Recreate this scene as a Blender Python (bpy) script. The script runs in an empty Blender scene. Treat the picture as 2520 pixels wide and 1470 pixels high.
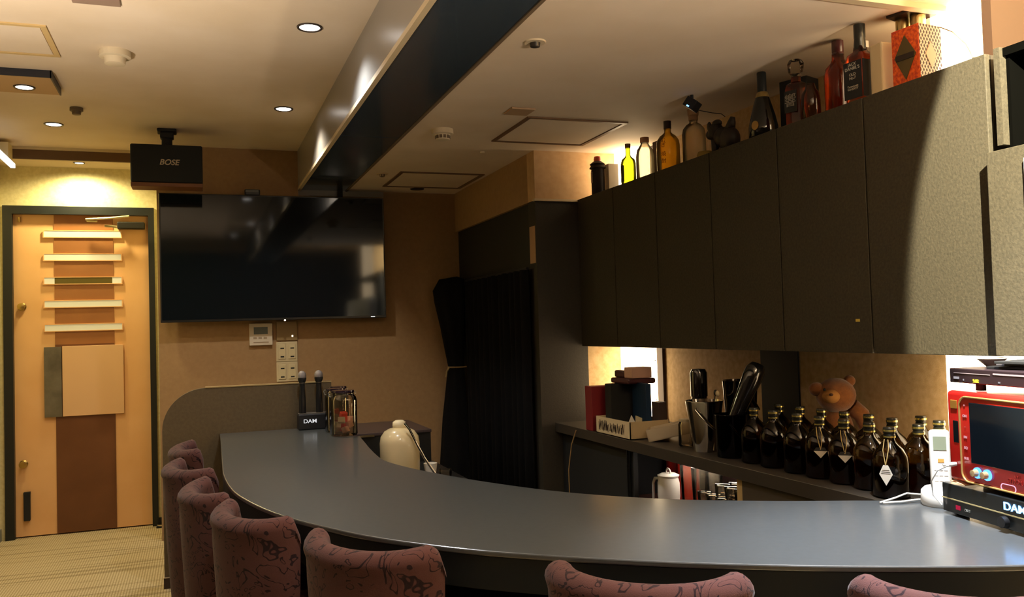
import bpy, bmesh, math, random
from mathutils import Vector, Matrix
random.seed(7)
sc = bpy.context.scene
COL = sc.collection
PI = math.pi

# ---------------------------------------------------------------- camera
YAW, PITCH, ROLL, FPX = 0.351529, 0.03336, -0.029764, 2121.23
fw = Vector((math.sin(YAW)*math.cos(PITCH), math.cos(YAW)*math.cos(PITCH), math.sin(PITCH)))
rt0 = Vector((math.cos(YAW), -math.sin(YAW), 0)); up0 = rt0.cross(fw)
rt = math.cos(ROLL)*rt0 + math.sin(ROLL)*up0
up = -math.sin(ROLL)*rt0 + math.cos(ROLL)*up0
cd = bpy.data.cameras.new('camera'); cam = bpy.data.objects.new('camera', cd); COL.objects.link(cam)
cd.sensor_width = 36; cd.lens = FPX/2520*36; cd.clip_start = 0.02
M = Matrix.Identity(4)
for i in range(3):
    M[i][0], M[i][1], M[i][2] = rt[i], up[i], -fw[i]
M.translation = Vector((0, 0, 1.19))
cam.matrix_world = M
sc.camera = cam
# ---------------------------------------------------------------- world and exposure
w = bpy.data.worlds.new('world'); sc.world = w; w.use_nodes = True
w.node_tree.nodes['Background'].inputs[0].default_value = (0.012, 0.010, 0.008, 1)
w.node_tree.nodes['Background'].inputs[1].default_value = 1.0
sc.view_settings.view_transform = 'Standard'; sc.view_settings.look = 'None'
sc.view_settings.gamma = 1.0; sc.view_settings.exposure = 0.0
sc.view_settings.use_curve_mapping = False
sc.cycles.max_bounces = 10; sc.cycles.transmission_bounces = 10; sc.cycles.diffuse_bounces = 6
sc.cycles.use_denoising = True; sc.cycles.sample_clamp_indirect = 4.0
sc.cycles.caustics_reflective = False; sc.cycles.caustics_refractive = False
# ---------------------------------------------------------------- lamp strengths
WARM = (1.0, 0.80, 0.56); WARMY = (1.0, 0.85, 0.42); COOL = (0.86, 0.92, 1.0); NEUT = (1.0, 0.90, 0.76)
P_DOWN = 34.0; P_ALCOVE = 40.0; P_COUNTER = 540.0; P_CUT = 1500.0; E_COLUMN = 15.0; P_UP = 215.0

def spot(loc, d, power, color, size=2.3, blend=0.6, radius=0.035, name='lamp_light'):
    l = bpy.data.lights.new(name, 'SPOT'); l.energy = power; l.color = color
    l.spot_size = size; l.spot_blend = blend; l.shadow_soft_size = radius
    o = bpy.data.objects.new(name, l); COL.objects.link(o)
    o.location = loc; o.rotation_euler = Vector(d).to_track_quat('-Z', 'Y').to_euler()
    return o

# ---------------------------------------------------------------- materials
def s2l(v): return v/12.92 if v <= 0.04045 else ((v+0.055)/1.055)**2.4
def C(h):
    h = h.lstrip('#'); return tuple(s2l(int(h[i:i+2], 16)/255) for i in (0, 2, 4)) + (1,)
MATS = {}
def bottle(name, col, translucent=.35, gloss=.06, body=.0):
    """coloured see-through glass with some cloudy liquid in it"""
    if name in MATS: return MATS[name]
    m = bpy.data.materials.new(name); m.use_nodes = True; nt = m.node_tree; N = nt.nodes; L = nt.links
    nt.nodes.remove(N['Principled BSDF'])
    tr_ = N.new('ShaderNodeBsdfTransparent'); tr_.inputs[0].default_value = C(col)
    tl = N.new('ShaderNodeBsdfTranslucent'); tl.inputs[0].default_value = C(col)
    gl_ = N.new('ShaderNodeBsdfGlossy'); gl_.inputs['Roughness'].default_value = gloss
    m1 = N.new('ShaderNodeMixShader'); m1.inputs[0].default_value = translucent; L.new(tr_.outputs[0], m1.inputs[1]); L.new(tl.outputs[0], m1.inputs[2])
    fr_ = N.new('ShaderNodeFresnel'); fr_.inputs[0].default_value = 1.45
    m2 = N.new('ShaderNodeMixShader'); L.new(fr_.outputs[0], m2.inputs[0]); L.new(m1.outputs[0], m2.inputs[1]); L.new(gl_.outputs[0], m2.inputs[2])
    L.new(m2.outputs[0], N['Material Output'].inputs[0]); MATS[name] = m; return m

def mat(name, col, rough=0.5, metal=0.0, spec=0.5, noise=None, bump=None, trans=0, ior=1.45, coat=0, emis=None, estr=0, sheen=0):
    """noise=(scale, colour2, contrast 0..1)   bump=(scale, strength)"""
    if name in MATS: return MATS[name]
    m = bpy.data.materials.new(name); m.use_nodes = True; nt = m.node_tree; N = nt.nodes; L = nt.links
    b = N['Principled BSDF']; c = C(col) if isinstance(col, str) else col
    b.inputs['Base Color'].default_value = c
    b.inputs['Roughness'].default_value = rough; b.inputs['Metallic'].default_value = metal
    b.inputs['Specular IOR Level'].default_value = spec; b.inputs['IOR'].default_value = ior
    b.inputs['Transmission Weight'].default_value = trans; b.inputs['Coat Weight'].default_value = coat
    b.inputs['Sheen Weight'].default_value = sheen
    if emis: b.inputs['Emission Color'].default_value = C(emis) if isinstance(emis, str) else (*emis, 1); b.inputs['Emission Strength'].default_value = estr
    tc = N.new('ShaderNodeTexCoord')
    if noise:
        n = N.new('ShaderNodeTexNoise'); n.inputs['Scale'].default_value = noise[0]; n.inputs['Detail'].default_value = 5
        L.new(tc.outputs['Object'], n.inputs['Vector'])
        r = N.new('ShaderNodeValToRGB'); k = noise[2]/2
        r.color_ramp.elements[0].position = 0.5-k/2-0.02; r.color_ramp.elements[1].position = 0.5+k/2+0.02
        r.color_ramp.elements[0].color = C(noise[1]); r.color_ramp.elements[1].color = c
        L.new(n.outputs['Fac'], r.inputs['Fac']); L.new(r.outputs['Color'], b.inputs['Base Color'])
    if bump:
        n2 = N.new('ShaderNodeTexNoise'); n2.inputs['Scale'].default_value = bump[0]; n2.inputs['Detail'].default_value = 4
        L.new(tc.outputs['Object'], n2.inputs['Vector'])
        bp = N.new('ShaderNodeBump'); bp.inputs['Strength'].default_value = bump[1]; bp.inputs['Distance'].default_value = 0.003
        L.new(n2.outputs['Fac'], bp.inputs['Height']); L.new(bp.outputs['Normal'], b.inputs['Normal'])
    MATS[name] = m; return m
def emit(name, col, s):
    if name in MATS: return MATS[name]
    m = bpy.data.materials.new(name); m.use_nodes = True; nt = m.node_tree
    nt.nodes.remove(nt.nodes['Principled BSDF']); e = nt.nodes.new('ShaderNodeEmission')
    e.inputs[0].default_value = C(col) if isinstance(col, str) else (*col, 1); e.inputs[1].default_value = s
    nt.links.new(e.outputs[0], nt.nodes['Material Output'].inputs[0]); MATS[name] = m; return m

CEIL = mat('ceiling_paint', '#e0d0ba', 0.75, noise=(3, '#d8c6ac', 0.6), bump=(250, 0.08))
WALL = mat('beige_wallcloth', '#a3845e', 0.85, noise=(45, '#9c7d58', 0.6), bump=(400, 0.25))
WALLY = mat('cream_wallcloth', '#d6cba0', 0.85, noise=(50, '#c9bd90', 0.5), bump=(400, 0.25))
BACKW = mat('bar_wallcloth', '#cfb184', 0.8, noise=(40, '#bb9c6c', 0.6), bump=(300, 0.2))
FELT = mat('mottled_grey_laminate', '#403b2e', 0.65, spec=.3, noise=(120, '#353126', 0.6), bump=(160, 0.35))
FELTD = mat('dark_laminate', '#2f2a21', 0.6, noise=(80, '#29251d', 0.5), bump=(160, 0.2))
PANEL = mat('olive_laminate', '#61543c', 0.6, noise=(70, '#5a4d37', 0.4), bump=(200, 0.2))
COUNTER = mat('slate_laminate', '#4f5355', 0.30, spec=0.8, coat=.8, noise=(60, '#4a4e50', 0.5)); COUNTER.node_tree.nodes['Principled BSDF'].inputs['Coat Roughness'].default_value = .20
DARK = mat('black_lacquer', '#17191b', 0.35)
BLACKM = mat('matte_black', '#141516', 0.7)
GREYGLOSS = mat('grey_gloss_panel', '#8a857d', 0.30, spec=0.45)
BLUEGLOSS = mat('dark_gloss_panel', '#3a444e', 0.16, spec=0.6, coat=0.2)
TRIM = mat('pale_trim', '#c9b896', 0.5)
FRAMEB = mat('black_door_frame', '#1a1c1a', 0.45)
WOODL = mat('orange_wood', '#e6b680', 0.42, noise=(4, '#deab72', 0.7))
WOODM = mat('lit_brown_wood', '#9a6639', 0.45, noise=(5, '#905d33', 0.7))  # brown door wood, coloured lighter for the light raking over it
WOODD = mat('brown_wood', '#6e4527', 0.45, noise=(5, '#623c20', 0.7))
WOODP = mat('pale_board', '#d9b084', 0.5)
FROST = mat('frosted_glass', '#dcdcd0', 0.55, trans=0.0, emis='#dcd8c0', estr=0.10)
STEEL = mat('brushed_steel', '#9c978a', 0.35, metal=0.9, noise=(8, '#6f6a60', 0.8))
CHROME = mat('chrome', '#d8d4cc', 0.12, metal=1.0)
BRASS = mat('brass', '#b99b5a', 0.28, metal=1.0)
PLW = mat('white_plastic', '#e6e2d8', 0.4)
PLC = mat('cream_plastic', '#cfc09a', 0.5)
PLB = mat('black_plastic', '#1a1b1d', 0.32)
GOLD = mat('gold_line', '#d9b26a', 0.3, metal=0.6)
RED = mat('red_plastic', '#b81e18', 0.28, coat=0.3)
SCREEN = mat('glossy_screen', '#10161c', 0.06, spec=0.4)
PAPER = mat('white_paper', '#e8e0d0', 0.8)
PINK = mat('pink_paper', '#e3b9a4', 0.8)
CURT = mat('black_curtain', '#0f0f11', 0.95, spec=.15, noise=(30, '#0c0c0e', 0.5))
LENS = emit('lamp_lens', (1.0, 0.86, 0.66), 14.0)
LENSC = emit('lamp_lens_pale', (1.0, 0.93, 0.86), 14.0)
def carpet_mat():
    m = bpy.data.materials.new('woven_carpet'); m.use_nodes = True; nt = m.node_tree; N = nt.nodes; L = nt.links; b = N['Principled BSDF']
    b.inputs['Roughness'].default_value = 0.95; b.inputs['Specular IOR Level'].default_value = 0.1
    tc = N.new('ShaderNodeTexCoord'); sp = N.new('ShaderNodeSeparateXYZ'); L.new(tc.outputs['Object'], sp.inputs[0])
    def sine(out, f):
        a = N.new('ShaderNodeMath'); a.operation = 'MULTIPLY'; a.inputs[1].default_value = f; L.new(out, a.inputs[0])
        s = N.new('ShaderNodeMath'); s.operation = 'SINE'; L.new(a.outputs[0], s.inputs[0]); return s.outputs[0]
    sx = sine(sp.outputs[0], 2*PI/0.0125); sy = sine(sp.outputs[1], 2*PI/0.016)
    mx = N.new('ShaderNodeMath'); mx.operation = 'MINIMUM'; L.new(sx, mx.inputs[0]); L.new(sy, mx.inputs[1])
    r = N.new('ShaderNodeValToRGB'); r.color_ramp.elements[0].position = 0.0; r.color_ramp.elements[1].position = 0.75
    r.color_ramp.elements[0].color = C('#a39068'); r.color_ramp.elements[1].color = C('#dccdaa')
    ad = N.new('ShaderNodeMath'); ad.operation = 'MULTIPLY_ADD'; ad.inputs[1].default_value = 0.5; ad.inputs[2].default_value = 0.5
    L.new(mx.outputs[0], ad.inputs[0]); L.new(ad.outputs[0], r.inputs['Fac'])
    # uneven dark weft lines
    mp = N.new('ShaderNodeMapping'); mp.inputs['Scale'].default_value = (1.2, 26, 1); L.new(tc.outputs['Object'], mp.inputs[0])
    nz = N.new('ShaderNodeTexNoise'); nz.inputs['Scale'].default_value = 1.0; nz.inputs['Detail'].default_value = 2; L.new(mp.outputs[0], nz.inputs[0])
    r2 = N.new('ShaderNodeValToRGB'); r2.color_ramp.elements[0].position = 0.36; r2.color_ramp.elements[1].position = 0.46
    r2.color_ramp.elements[0].color = (0.50, 0.46, 0.40, 1); r2.color_ramp.elements[1].color = (1, 1, 1, 1); L.new(nz.outputs['Fac'], r2.inputs[0])
    mm = N.new('ShaderNodeMixRGB'); mm.blend_type = 'MULTIPLY'; mm.inputs[0].default_value = 0.6
    L.new(r.outputs[0], mm.inputs[1]); L.new(r2.outputs[0], mm.inputs[2]); L.new(mm.outputs[0], b.inputs['Base Color'])
    bp = N.new('ShaderNodeBump'); bp.inputs['Strength'].default_value = 0.6; bp.inputs['Distance'].default_value = 0.003
    L.new(ad.outputs[0], bp.inputs['Height']); L.new(bp.outputs[0], b.inputs['Normal'])
    return m
CARPET = carpet_mat()
def chair_mat():
    m = bpy.data.materials.new('mauve_scribble_fabric'); m.use_nodes = True; nt = m.node_tree; N = nt.nodes; L = nt.links; b = N['Principled BSDF']
    b.inputs['Roughness'].default_value = 0.9; b.inputs['Sheen Weight'].default_value = 0.1; b.inputs['Specular IOR Level'].default_value = 0.15
    tc = N.new('ShaderNodeTexCoord')
    nz = N.new('ShaderNodeTexNoise'); nz.inputs['Scale'].default_value = 13; nz.inputs['Detail'].default_value = 2.0; nz.inputs['Distortion'].default_value = 1.6
    L.new(tc.outputs['Object'], nz.inputs[0])
    a = N.new('ShaderNodeMath'); a.operation = 'MULTIPLY'; a.inputs[1].default_value = 5.0; L.new(nz.outputs['Fac'], a.inputs[0])
    f = N.new('ShaderNodeMath'); f.operation = 'PINGPONG'; f.inputs[1].default_value = 0.5; L.new(a.outputs[0], f.inputs[0])
    r = N.new('ShaderNodeValToRGB'); r.color_ramp.elements[0].position = 0.05; r.color_ramp.elements[1].position = 0.085
    r.color_ramp.elements[0].color = C('#22141a'); r.color_ramp.elements[1].color = C('#503433'); L.new(f.outputs[0], r.inputs[0])
    L.new(r.outputs[0], b.inputs['Base Color'])
    n2 = N.new('ShaderNodeTexNoise'); n2.inputs['Scale'].default_value = 500; L.new(tc.outputs['Object'], n2.inputs[0])
    bp = N.new('ShaderNodeBump'); bp.inputs['Strength'].default_value = 0.3; bp.inputs['Distance'].default_value = 0.002
    L.new(n2.outputs['Fac'], bp.inputs['Height']); L.new(bp.outputs[0], b.inputs['Normal'])
    return m
CHAIRF = chair_mat()
GLASS = bottle('clear_glass', '#f6f1e6', .05, .04)
JUGG = bottle('amber_jug_glass', '#a88c4a', .12, .05)

# ---------------------------------------------------------------- object helpers
class B:
    def __init__(s): s.bm = bmesh.new()
    def _x(s, vs, mtx):
        if mtx is not None: bmesh.ops.transform(s.bm, matrix=mtx, verts=vs)
    def box(s, x0, y0, z0, x1, y1, z1, bev=0, mtx=None, seg=2):
        r = bmesh.ops.create_cube(s.bm, size=1.0); vs = r['verts']
        for v in vs: v.co = Vector((x0+(v.co.x+.5)*(x1-x0), y0+(v.co.y+.5)*(y1-y0), z0+(v.co.z+.5)*(z1-z0)))
        if bev:
            es = list({e for v in vs for e in v.link_edges})
            r = bmesh.ops.bevel(s.bm, geom=es, offset=bev, segments=seg, affect='EDGES', profile=0.5)
            vs = list({v for f in r['faces'] for v in f.verts} | {v for v in vs if v.is_valid})
        s._x(vs, mtx); return s
    def lathe(s, prof, seg=28, mtx=None, sx=1, sy=1, sq=0):
        """prof: (r,z) list; sq>0 makes the section squarer (superellipse)"""
        rings = []; vs = []
        for r, z in prof:
            if r < 1e-6:
                v = s.bm.verts.new((0, 0, z)); rings.append([v]); vs.append(v)
            else:
                R = []
                for i in range(seg):
                    a = 2*PI*i/seg+PI/seg; c, d = math.cos(a), math.sin(a)
                    k = 1.0
                    if sq: n = 2+sq*6; k = (abs(c)**n+abs(d)**n)**(-1/n)
                    v = s.bm.verts.new((r*c*k*sx, r*d*k*sy, z)); R.append(v)
                rings.append(R); vs += R
        for a, b in zip(rings, rings[1:]):
            if len(a) == 1 and len(b) == 1: continue
            for i in range(seg):
                j = (i+1) % seg
                if len(a) == 1: s.bm.faces.new((a[0], b[j], b[i]))
                elif len(b) == 1: s.bm.faces.new((a[i], a[j], b[0]))
                else: s.bm.faces.new((a[i], a[j], b[j], b[i]))
        s._x(vs, mtx); return s
    def cyl(s, x, y, z0, z1, r, seg=24, r2=None, mtx=None):
        r2 = r if r2 is None else r2
        T = Matrix.Translation((x, y, 0)); T = mtx @ T if mtx is not None else T
        return s.lathe([(0, z0), (r, z0), (r2, z1), (0, z1)], seg, T)
    def sph(s, x, y, z, rx, ry=None, rz=None, u=20, v=12):
        ry = ry or rx; rz = rz or rx
        r = bmesh.ops.create_uvsphere(s.bm, u_segments=u, v_segments=v, radius=1)
        for q in r['verts']: q.co = Vector((x+q.co.x*rx, y+q.co.y*ry, z+q.co.z*rz))
        return s
    def tube(s, pts, r, seg=8, cap=True):
        pts = [Vector(p) for p in pts]; rings = []; n0 = None
        for i, p in enumerate(pts):
            t = (pts[min(i+1, len(pts)-1)]-pts[max(i-1, 0)]).normalized()
            if n0 is None:
                n0 = t.orthogonal().normalized()
            n0 = (n0 - t*n0.dot(t)).normalized(); b = t.cross(n0)
            rr = r[i] if isinstance(r, (list, tuple)) else r
            rings.append([s.bm.verts.new(p+rr*(math.cos(2*PI*k/seg)*n0+math.sin(2*PI*k/seg)*b)) for k in range(seg)])
        for a, b in zip(rings, rings[1:]):
            for k in range(seg): s.bm.faces.new((a[k], a[(k+1) % seg], b[(k+1) % seg], b[k]))
        if cap: s.bm.faces.new(rings[0][::-1]); s.bm.faces.new(rings[-1])
        return s
    def prism(s, poly, z0, z1, mtx=None):
        a = [s.bm.verts.new((x, y, z0)) for x, y in poly]; b = [s.bm.verts.new((x, y, z1)) for x, y in poly]; n = len(poly)
        s.bm.faces.new(a[::-1]); s.bm.faces.new(b)
        for i in range(n): s.bm.faces.new((a[i], a[(i+1) % n], b[(i+1) % n], b[i]))
        s._x(a+b, mtx); return s
    def done(s, name, m, parent=None, smooth=None, world=False, sub=0):
        bm = s.bm; bmesh.ops.remove_doubles(bm, verts=bm.verts, dist=1e-6); bmesh.ops.recalc_face_normals(bm, faces=bm.faces)
        if world and parent is not None:
            bm.transform(WM[parent.name].inverted())
        me = bpy.data.meshes.new(name); bm.to_mesh(me); bm.free(); me.materials.append(m)
        o = bpy.data.objects.new(name, me); COL.objects.link(o)
        if smooth is not None:
            for p in me.polygons: p.use_smooth = True
            me.set_sharp_from_angle(angle=math.radians(smooth))
        if sub:
            md = o.modifiers.new('sub', 'SUBSURF'); md.levels = sub; md.render_levels = sub
        if parent is not None: o.parent = parent; WM[o.name] = WM[parent.name]
        else: WM[o.name] = Matrix.Identity(4)
        return o
WM = {}
def tag(o, label, cat, group=None, kind=None):
    o['label'] = label; o['category'] = cat
    if group: o['group'] = group
    if kind: o['kind'] = kind
    return o
def struct(o): o['kind'] = 'structure'; return o
def thing(name, label, cat, loc=(0, 0, 0), rz=0, group=None):
    o = bpy.data.objects.new(name, None); COL.objects.link(o); o.empty_display_size = 0.05
    o.location = loc; o.rotation_euler = (0, 0, rz)
    WM[o.name] = Matrix.Translation(loc) @ Matrix.Rotation(rz, 4, 'Z')
    return tag(o, label, cat, group)
def copy_tree(o, parent=None):
    c = o.copy(); COL.objects.link(c)
    if parent is not None: c.parent = parent
    for ch in [x for x in bpy.data.objects if x.parent == o]: copy_tree(ch, c)
    return c
def put(o, loc, rz=0, label=None, group=None):
    o.location = loc; o.rotation_euler = (0, 0, rz); WM[o.name] = Matrix.Translation(loc) @ Matrix.Rotation(rz, 4, 'Z')
    if label: o['label'] = label
    if group: o['group'] = group
    return o
CJK = None
def text(body, size, origin, xdir, updir, m, name, parent, ext=0.0008, world=True, align='CENTER', bold=0, sxy=(1, 1), shear=0):
    """real lettering: a font curve turned into a mesh that stands on its surface"""
    cu = bpy.data.curves.new('t', 'FONT'); cu.body = body; cu.size = size; cu.extrude = ext; cu.align_x = align; cu.align_y = 'CENTER'
    cu.offset = bold; cu.shear = shear; cu.space_line = 0.9
    o = bpy.data.objects.new('t', cu); COL.objects.link(o)
    dg = bpy.context.evaluated_depsgraph_get(); dg.update()
    me = bpy.data.meshes.new_from_object(o.evaluated_get(dg)); bpy.data.objects.remove(o)
    X = Vector(xdir).normalized(); U = Vector(updir).normalized(); Nn = X.cross(U)
    T = Matrix.Identity(4)
    for i in range(3): T[i][0], T[i][1], T[i][2] = X[i]*sxy[0], U[i]*sxy[1], Nn[i]
    T.translation = Vector(origin)
    if world and parent is not None: T = WM[parent.name].inverted() @ T
    me.transform(T); me.name = name; me.materials.clear(); me.materials.append(m)
    q = bpy.data.objects.new(name, me); COL.objects.link(q); q.parent = parent; WM[q.name] = WM[parent.name]
    return q

# ================================================================ ROOM SHELL
ZU, ZL, YW, YD = 2.335, 2.09, 5.50, 5.964          # upper / lower ceiling, tv wall, door wall
XL, XR, YB, XS = -1.13, 2.20, -1.7, 1.63            # left wall, bar back wall, wall behind, passage wall
PY = 4.06                                          # end pillar face
floor = struct(B().box(XL-.1, YB-.1, -.08, XR+.1, YD+.2, 0).done('floor', CARPET))
ceil = struct(B().box(XL-.1, YB-.1, ZU, 0.62, 5.70, ZU+.08).box(0.62, YB-.1, ZU, XR+.1, 1.92, ZU+.08).done('ceiling', CEIL))
struct(B().box(0.915, 1.92, ZL, XR+.1, YW, ZL+.05).box(0.915, 1.905, ZL, XR+.1, 1.92, ZU).done('trim_1', CEIL))     # dropped ceiling over the bar
struct(B().box(XL-.1, 5.70, 2.268, 0.0, YD+.1, 2.268+.05).done('trim_2', CEIL))                                 # lower ceiling by the door
struct(B().box(XL, 5.685, 2.262, -0.19, 5.705, 2.318).done('trim_3', mat('brown_fascia', '#5d452b', 0.6)))
struct(B().box(XL, 5.68, 2.318, -0.19, 5.70, ZU).done('trim_4', TRIM))
struct(B().box(-0.21, YW, 0, XS+.6, YW+.12, ZU).done('wall_back', WALL))
struct(B().box(-0.21, YW+.12, 0, -0.05, YD, 2.268).done('wall_return', WALLY))
struct(B().box(XL-.1, 3.9, 0, XL, YD, ZU).done('wall_left', WALLY))
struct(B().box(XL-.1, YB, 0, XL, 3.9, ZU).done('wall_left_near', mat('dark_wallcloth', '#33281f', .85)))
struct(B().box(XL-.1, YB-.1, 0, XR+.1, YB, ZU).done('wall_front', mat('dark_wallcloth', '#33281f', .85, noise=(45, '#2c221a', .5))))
struct(B().box(XR, YB, 0, XR+.1, PY+.1, ZU).done('wall_right', BACKW))
dw = struct(B().box(XL, YD, 2.02, -0.21, YD+.1, 2.268).box(-.245, YD, 0, -0.21, YD+.1, 2.02).box(XL, YD, 0, -1.095, YD+.1, 2.02).done('wall_door', WALLY))
# passage wall: upper beige strip, dark header, dark jamb
struct(B().box(XS, PY+.10, 1.835, XS+.12, YW, ZL).done('wall_passage', WALL))
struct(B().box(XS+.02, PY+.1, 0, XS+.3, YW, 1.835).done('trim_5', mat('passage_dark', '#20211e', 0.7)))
struct(B().box(XS, PY, 1.835, XR, PY+.1, ZL).done('wall_end', mat('pale_endwall', '#cdab80', 0.8, noise=(30, '#c4a176', 0.5), bump=(300, .15))))
struct(B().box(XS, PY+.002, 0, 1.90, PY+.1, 1.833).done('trim_6', FELTD))
struct(B().box(1.90, PY+.002, 0, XR, PY+.1, 1.833).done('trim_7', BACKW))
struct(B().box(XS-.006, PY-.006, 1.83, 1.90, PY+.02, 1.842).done('trim_8', TRIM))
# ceiling step beside the counter: grey gloss face, dark gloss soffit
struct(B().box(0.612, 1.9, ZL+.012, 0.625, YW, ZU).done('trim_9', GREYGLOSS))
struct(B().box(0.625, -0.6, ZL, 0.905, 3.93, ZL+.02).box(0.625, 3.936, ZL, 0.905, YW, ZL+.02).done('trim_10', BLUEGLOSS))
struct(B().box(0.608, -0.6, ZL-.006, 0.627, YW, ZL+.012).done('trim_11', TRIM))
struct(B().box(0.905, 1.9, ZL-.004, 0.917, YW, ZL+.02).done('trim_12', mat('shadow_line_paint', '#6c5c46', 0.7)))  # thin shadow along the soffit edge, built as a brown strip
struct(B().box(0.612, -0.6, ZL+.012, 0.625, 1.9, ZU).box(0.905, -.6, ZL+.001, 0.917, 1.9, ZU).done('trim_13', GREYGLOSS))
struct(B().box(0.612, YW-.008, ZL-.035, 1.15, YW, ZL).done('trim_17', GREYGLOSS))
struct(B().box(1.6, 1.90, ZL-.012, 2.08, 1.93, ZL+.004).done('trim_14', TRIM))
# baseboards
struct(B().box(XL, YB, 0, XL+.012, YD, .07).done('baseboard_left', mat('grey_baseboard', '#8d8c80', 0.5)))
struct(B().box(-.245, YD-.01, 0, -.21, YD, .05).done('baseboard_door', DARK))
# bar back wall: dark vertical panel and two dark strips
struct(B().box(2.192, 2.775, .70, 2.20, 3.01, 1.2).done('trim_15', mat('navy_panel', '#0a0d12', 0.6, spec=.2)))
struct(B().box(2.06, 1.735, 1.845, 2.198, 1.765, ZL-.001).done('trim_18', mat('dark_strip', '#3a2718', 0.6)))
struct(B().box(2.185, 3.80, .70, 2.20, 3.855, ZL).done('trim_16', mat('dark_strip', '#3a2718', 0.6)))  # column's shadow on the wall, put in as a dark strip

# ================================================================ DOOR
d = thing('door_1', 'orange and brown wooden entrance door with five frosted slots', 'door', (-.67, YD, 0)); d['kind'] = 'structure'
B().box(-1.045, YD+.02, .008, -.280, YD+.06, 1.972).done('door_leaf', WOODL, d, world=True)
b = B().box(-.822, YD+.014, 1.166, -.488, YD+.021, 1.972).done('upper_panel', WOODM, d, world=True)
b = B().box(-.822, YD+.014, .01, -.488, YD+.021, 1.166).done('lower_panel', WOODD, d, world=True)
B().box(-1.095, YD-.022, 0, -1.045, YD+.09, 1.972).box(-.280, YD-.022, 0, -.245, YD+.09, 1.972).box(-1.095, YD-.022, 1.972, -.245, YD+.09, 2.022).done('door_frame', FRAMEB, d, world=True)
for z in (1.853, 1.708, 1.562, 1.417, 1.270):
    f = B().box(-.882, YD+.006, z-.024, -.436, YD+.014, z-.019).box(-.882, YD+.006, z+.019, -.436, YD+.014, z+.024).box(-.882, YD+.006, z-.019, -.876, YD+.014, z+.019).box(-.442, YD+.006, z-.019, -.436, YD+.014, z+.019).done('slot_frame', WOODL, d, world=True)
    if abs(z-1.562) < .01:
        B().box(-.876, YD+.008, z-.019, -.82, YD+.015, z+.019).box(-.495, YD+.008, z-.019, -.442, YD+.015, z+.019).done('frosted_pane', FROST, f, world=True)
        B().box(-.82, YD+.008, z-.019, -.495, YD+.015, z+.019).done('dark_pane', mat('olive_pane', '#5e5328', 0.2), f, world=True)
    else:
        B().box(-.876, YD+.008, z-.019, -.442, YD+.015, z+.019).done('frosted_pane', FROST, f, world=True)
B().box(-.782, YD-.002, .722, -.436, YD+.014, 1.155, .002).done('square_board', WOODP, d, world=True)
B().box(-.882, YD-.001, .722, -.786, YD+.014, 1.152).done('steel_plate', STEEL, d, world=True)
for z, nm in ((1.404, 'thumb_turn'), (.447, 'thumb_turn')):
    Tm = Matrix.Translation((-1.0, YD+.02, z)) @ Matrix.Rotation(PI/2, 4, 'X')
    B().lathe([(0, 0), (.022, 0), (.024, .006), (.013, .012), (.012, .03), (.02, .036), (.02, .048), (0, .052)], 20, Tm).done(nm, BRASS, d, smooth=40, world=True)
B().box(-1.0, YD-.01, .105, -.965, YD+.02, .275, .004).box(-1.0, YD-.012, .262, -.965, YD+.02, .277).done('pull_handle', BLACKM, d, world=True)
cl = B().box(-.46, YD-.03, 1.885, -.30, YD+.02, 1.93, .006).done('door_closer', mat('closer_dark', '#2a2720', 0.5, metal=.5), d, world=True)
B().tube([(-.635, YD-.06, 1.938), (-.50, YD-.075, 1.946), (-.385, YD-.09, 1.957)], .007).done('closer_arm', mat('pale_metal', '#d8cf9c', 0.3, metal=.8), cl, world=True)
B().tube([(-.63, YD-.05, 1.929), (-.57, YD-.06, 1.927)], .005).tube([(-.53, YD-.05, 1.90), (-.46, YD-.04, 1.895)], .008).done('closer_link', MATS['pale_metal'], cl, world=True)
B().tube([(-1.01, YD+.012, 1.925), (-1.01, YD+.008, 1.955)], .008).done('viewer', BRASS, d, smooth=40, world=True)
ds = thing('door_stopper', 'black and chrome floor door stopper beside the right foot of the door frame', 'door stopper', (-.225, 5.90, 0))
B().box(-.032, -.03, 0, .035, .03, .012, .004).done('base', BLACKM, ds)
B().cyl(0, 0, .012, .02, .028).done('cap', CHROME, ds, smooth=40)
# exit sign bar by the left wall
ex = thing('exit_sign', 'white lit sign box fixed high on the left wall near the door', 'sign', (-.985, 5.3, 2.20))
B().box(-.012, -.38, 0, .012, .36, .025).done('lit_panel', emit('sign_white', (1, .97, .9), 1.3), ex)
B().box(-.145, .18, .025, .008, .30, .115).done('bracket', PLC, ex)

# ================================================================ CEILING FITTINGS
def downlight(label, loc, power, color=WARM, group='round downlights in the ceiling', lens=LENS, size=2.3, blend=.6, r=.046, d=(0, 0, -1)):
    t = thing('downlight', label, 'downlight', loc, 0, group)
    B().lathe([(r*.80, -.001), (r*.84, -.004), (r, -.005), (r*1.04, 0), (r*.80, 0)], 32).done('rim', mat('dark_ring', '#3a302a', 0.4), t, smooth=50)
    B().lathe([(0, -.002), (r*.8, -.002), (r*.8, -.0005), (0, -.0005)], 32).done('lens', lens, t)
    spot((loc[0], loc[1], loc[2]-.02), d, power, color, size, blend)
    return t
downlight('nearest round downlight in the upper ceiling, at the top beside the grey step', (.416, 3.244, ZU), P_DOWN, COOL, lens=LENSC)
downlight('round downlight in the upper ceiling in front of the television', (.434, 4.469, ZU), P_DOWN, NEUT, lens=LENSC)
downlight('round downlight by the left wall nearest the brown fascia', (-.691, 5.068, ZU), P_DOWN*.8, WARMY)
downlight('bright downlight in the low ceiling just above the door', (-.653, 5.785, 2.268), P_ALCOVE, WARMY, r=.03, size=2.95)
pl = thing('ceiling_box', 'flat box panel fixed under the ceiling at the left edge', 'ceiling panel', (-.85, 4.2, ZU-.03))
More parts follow.
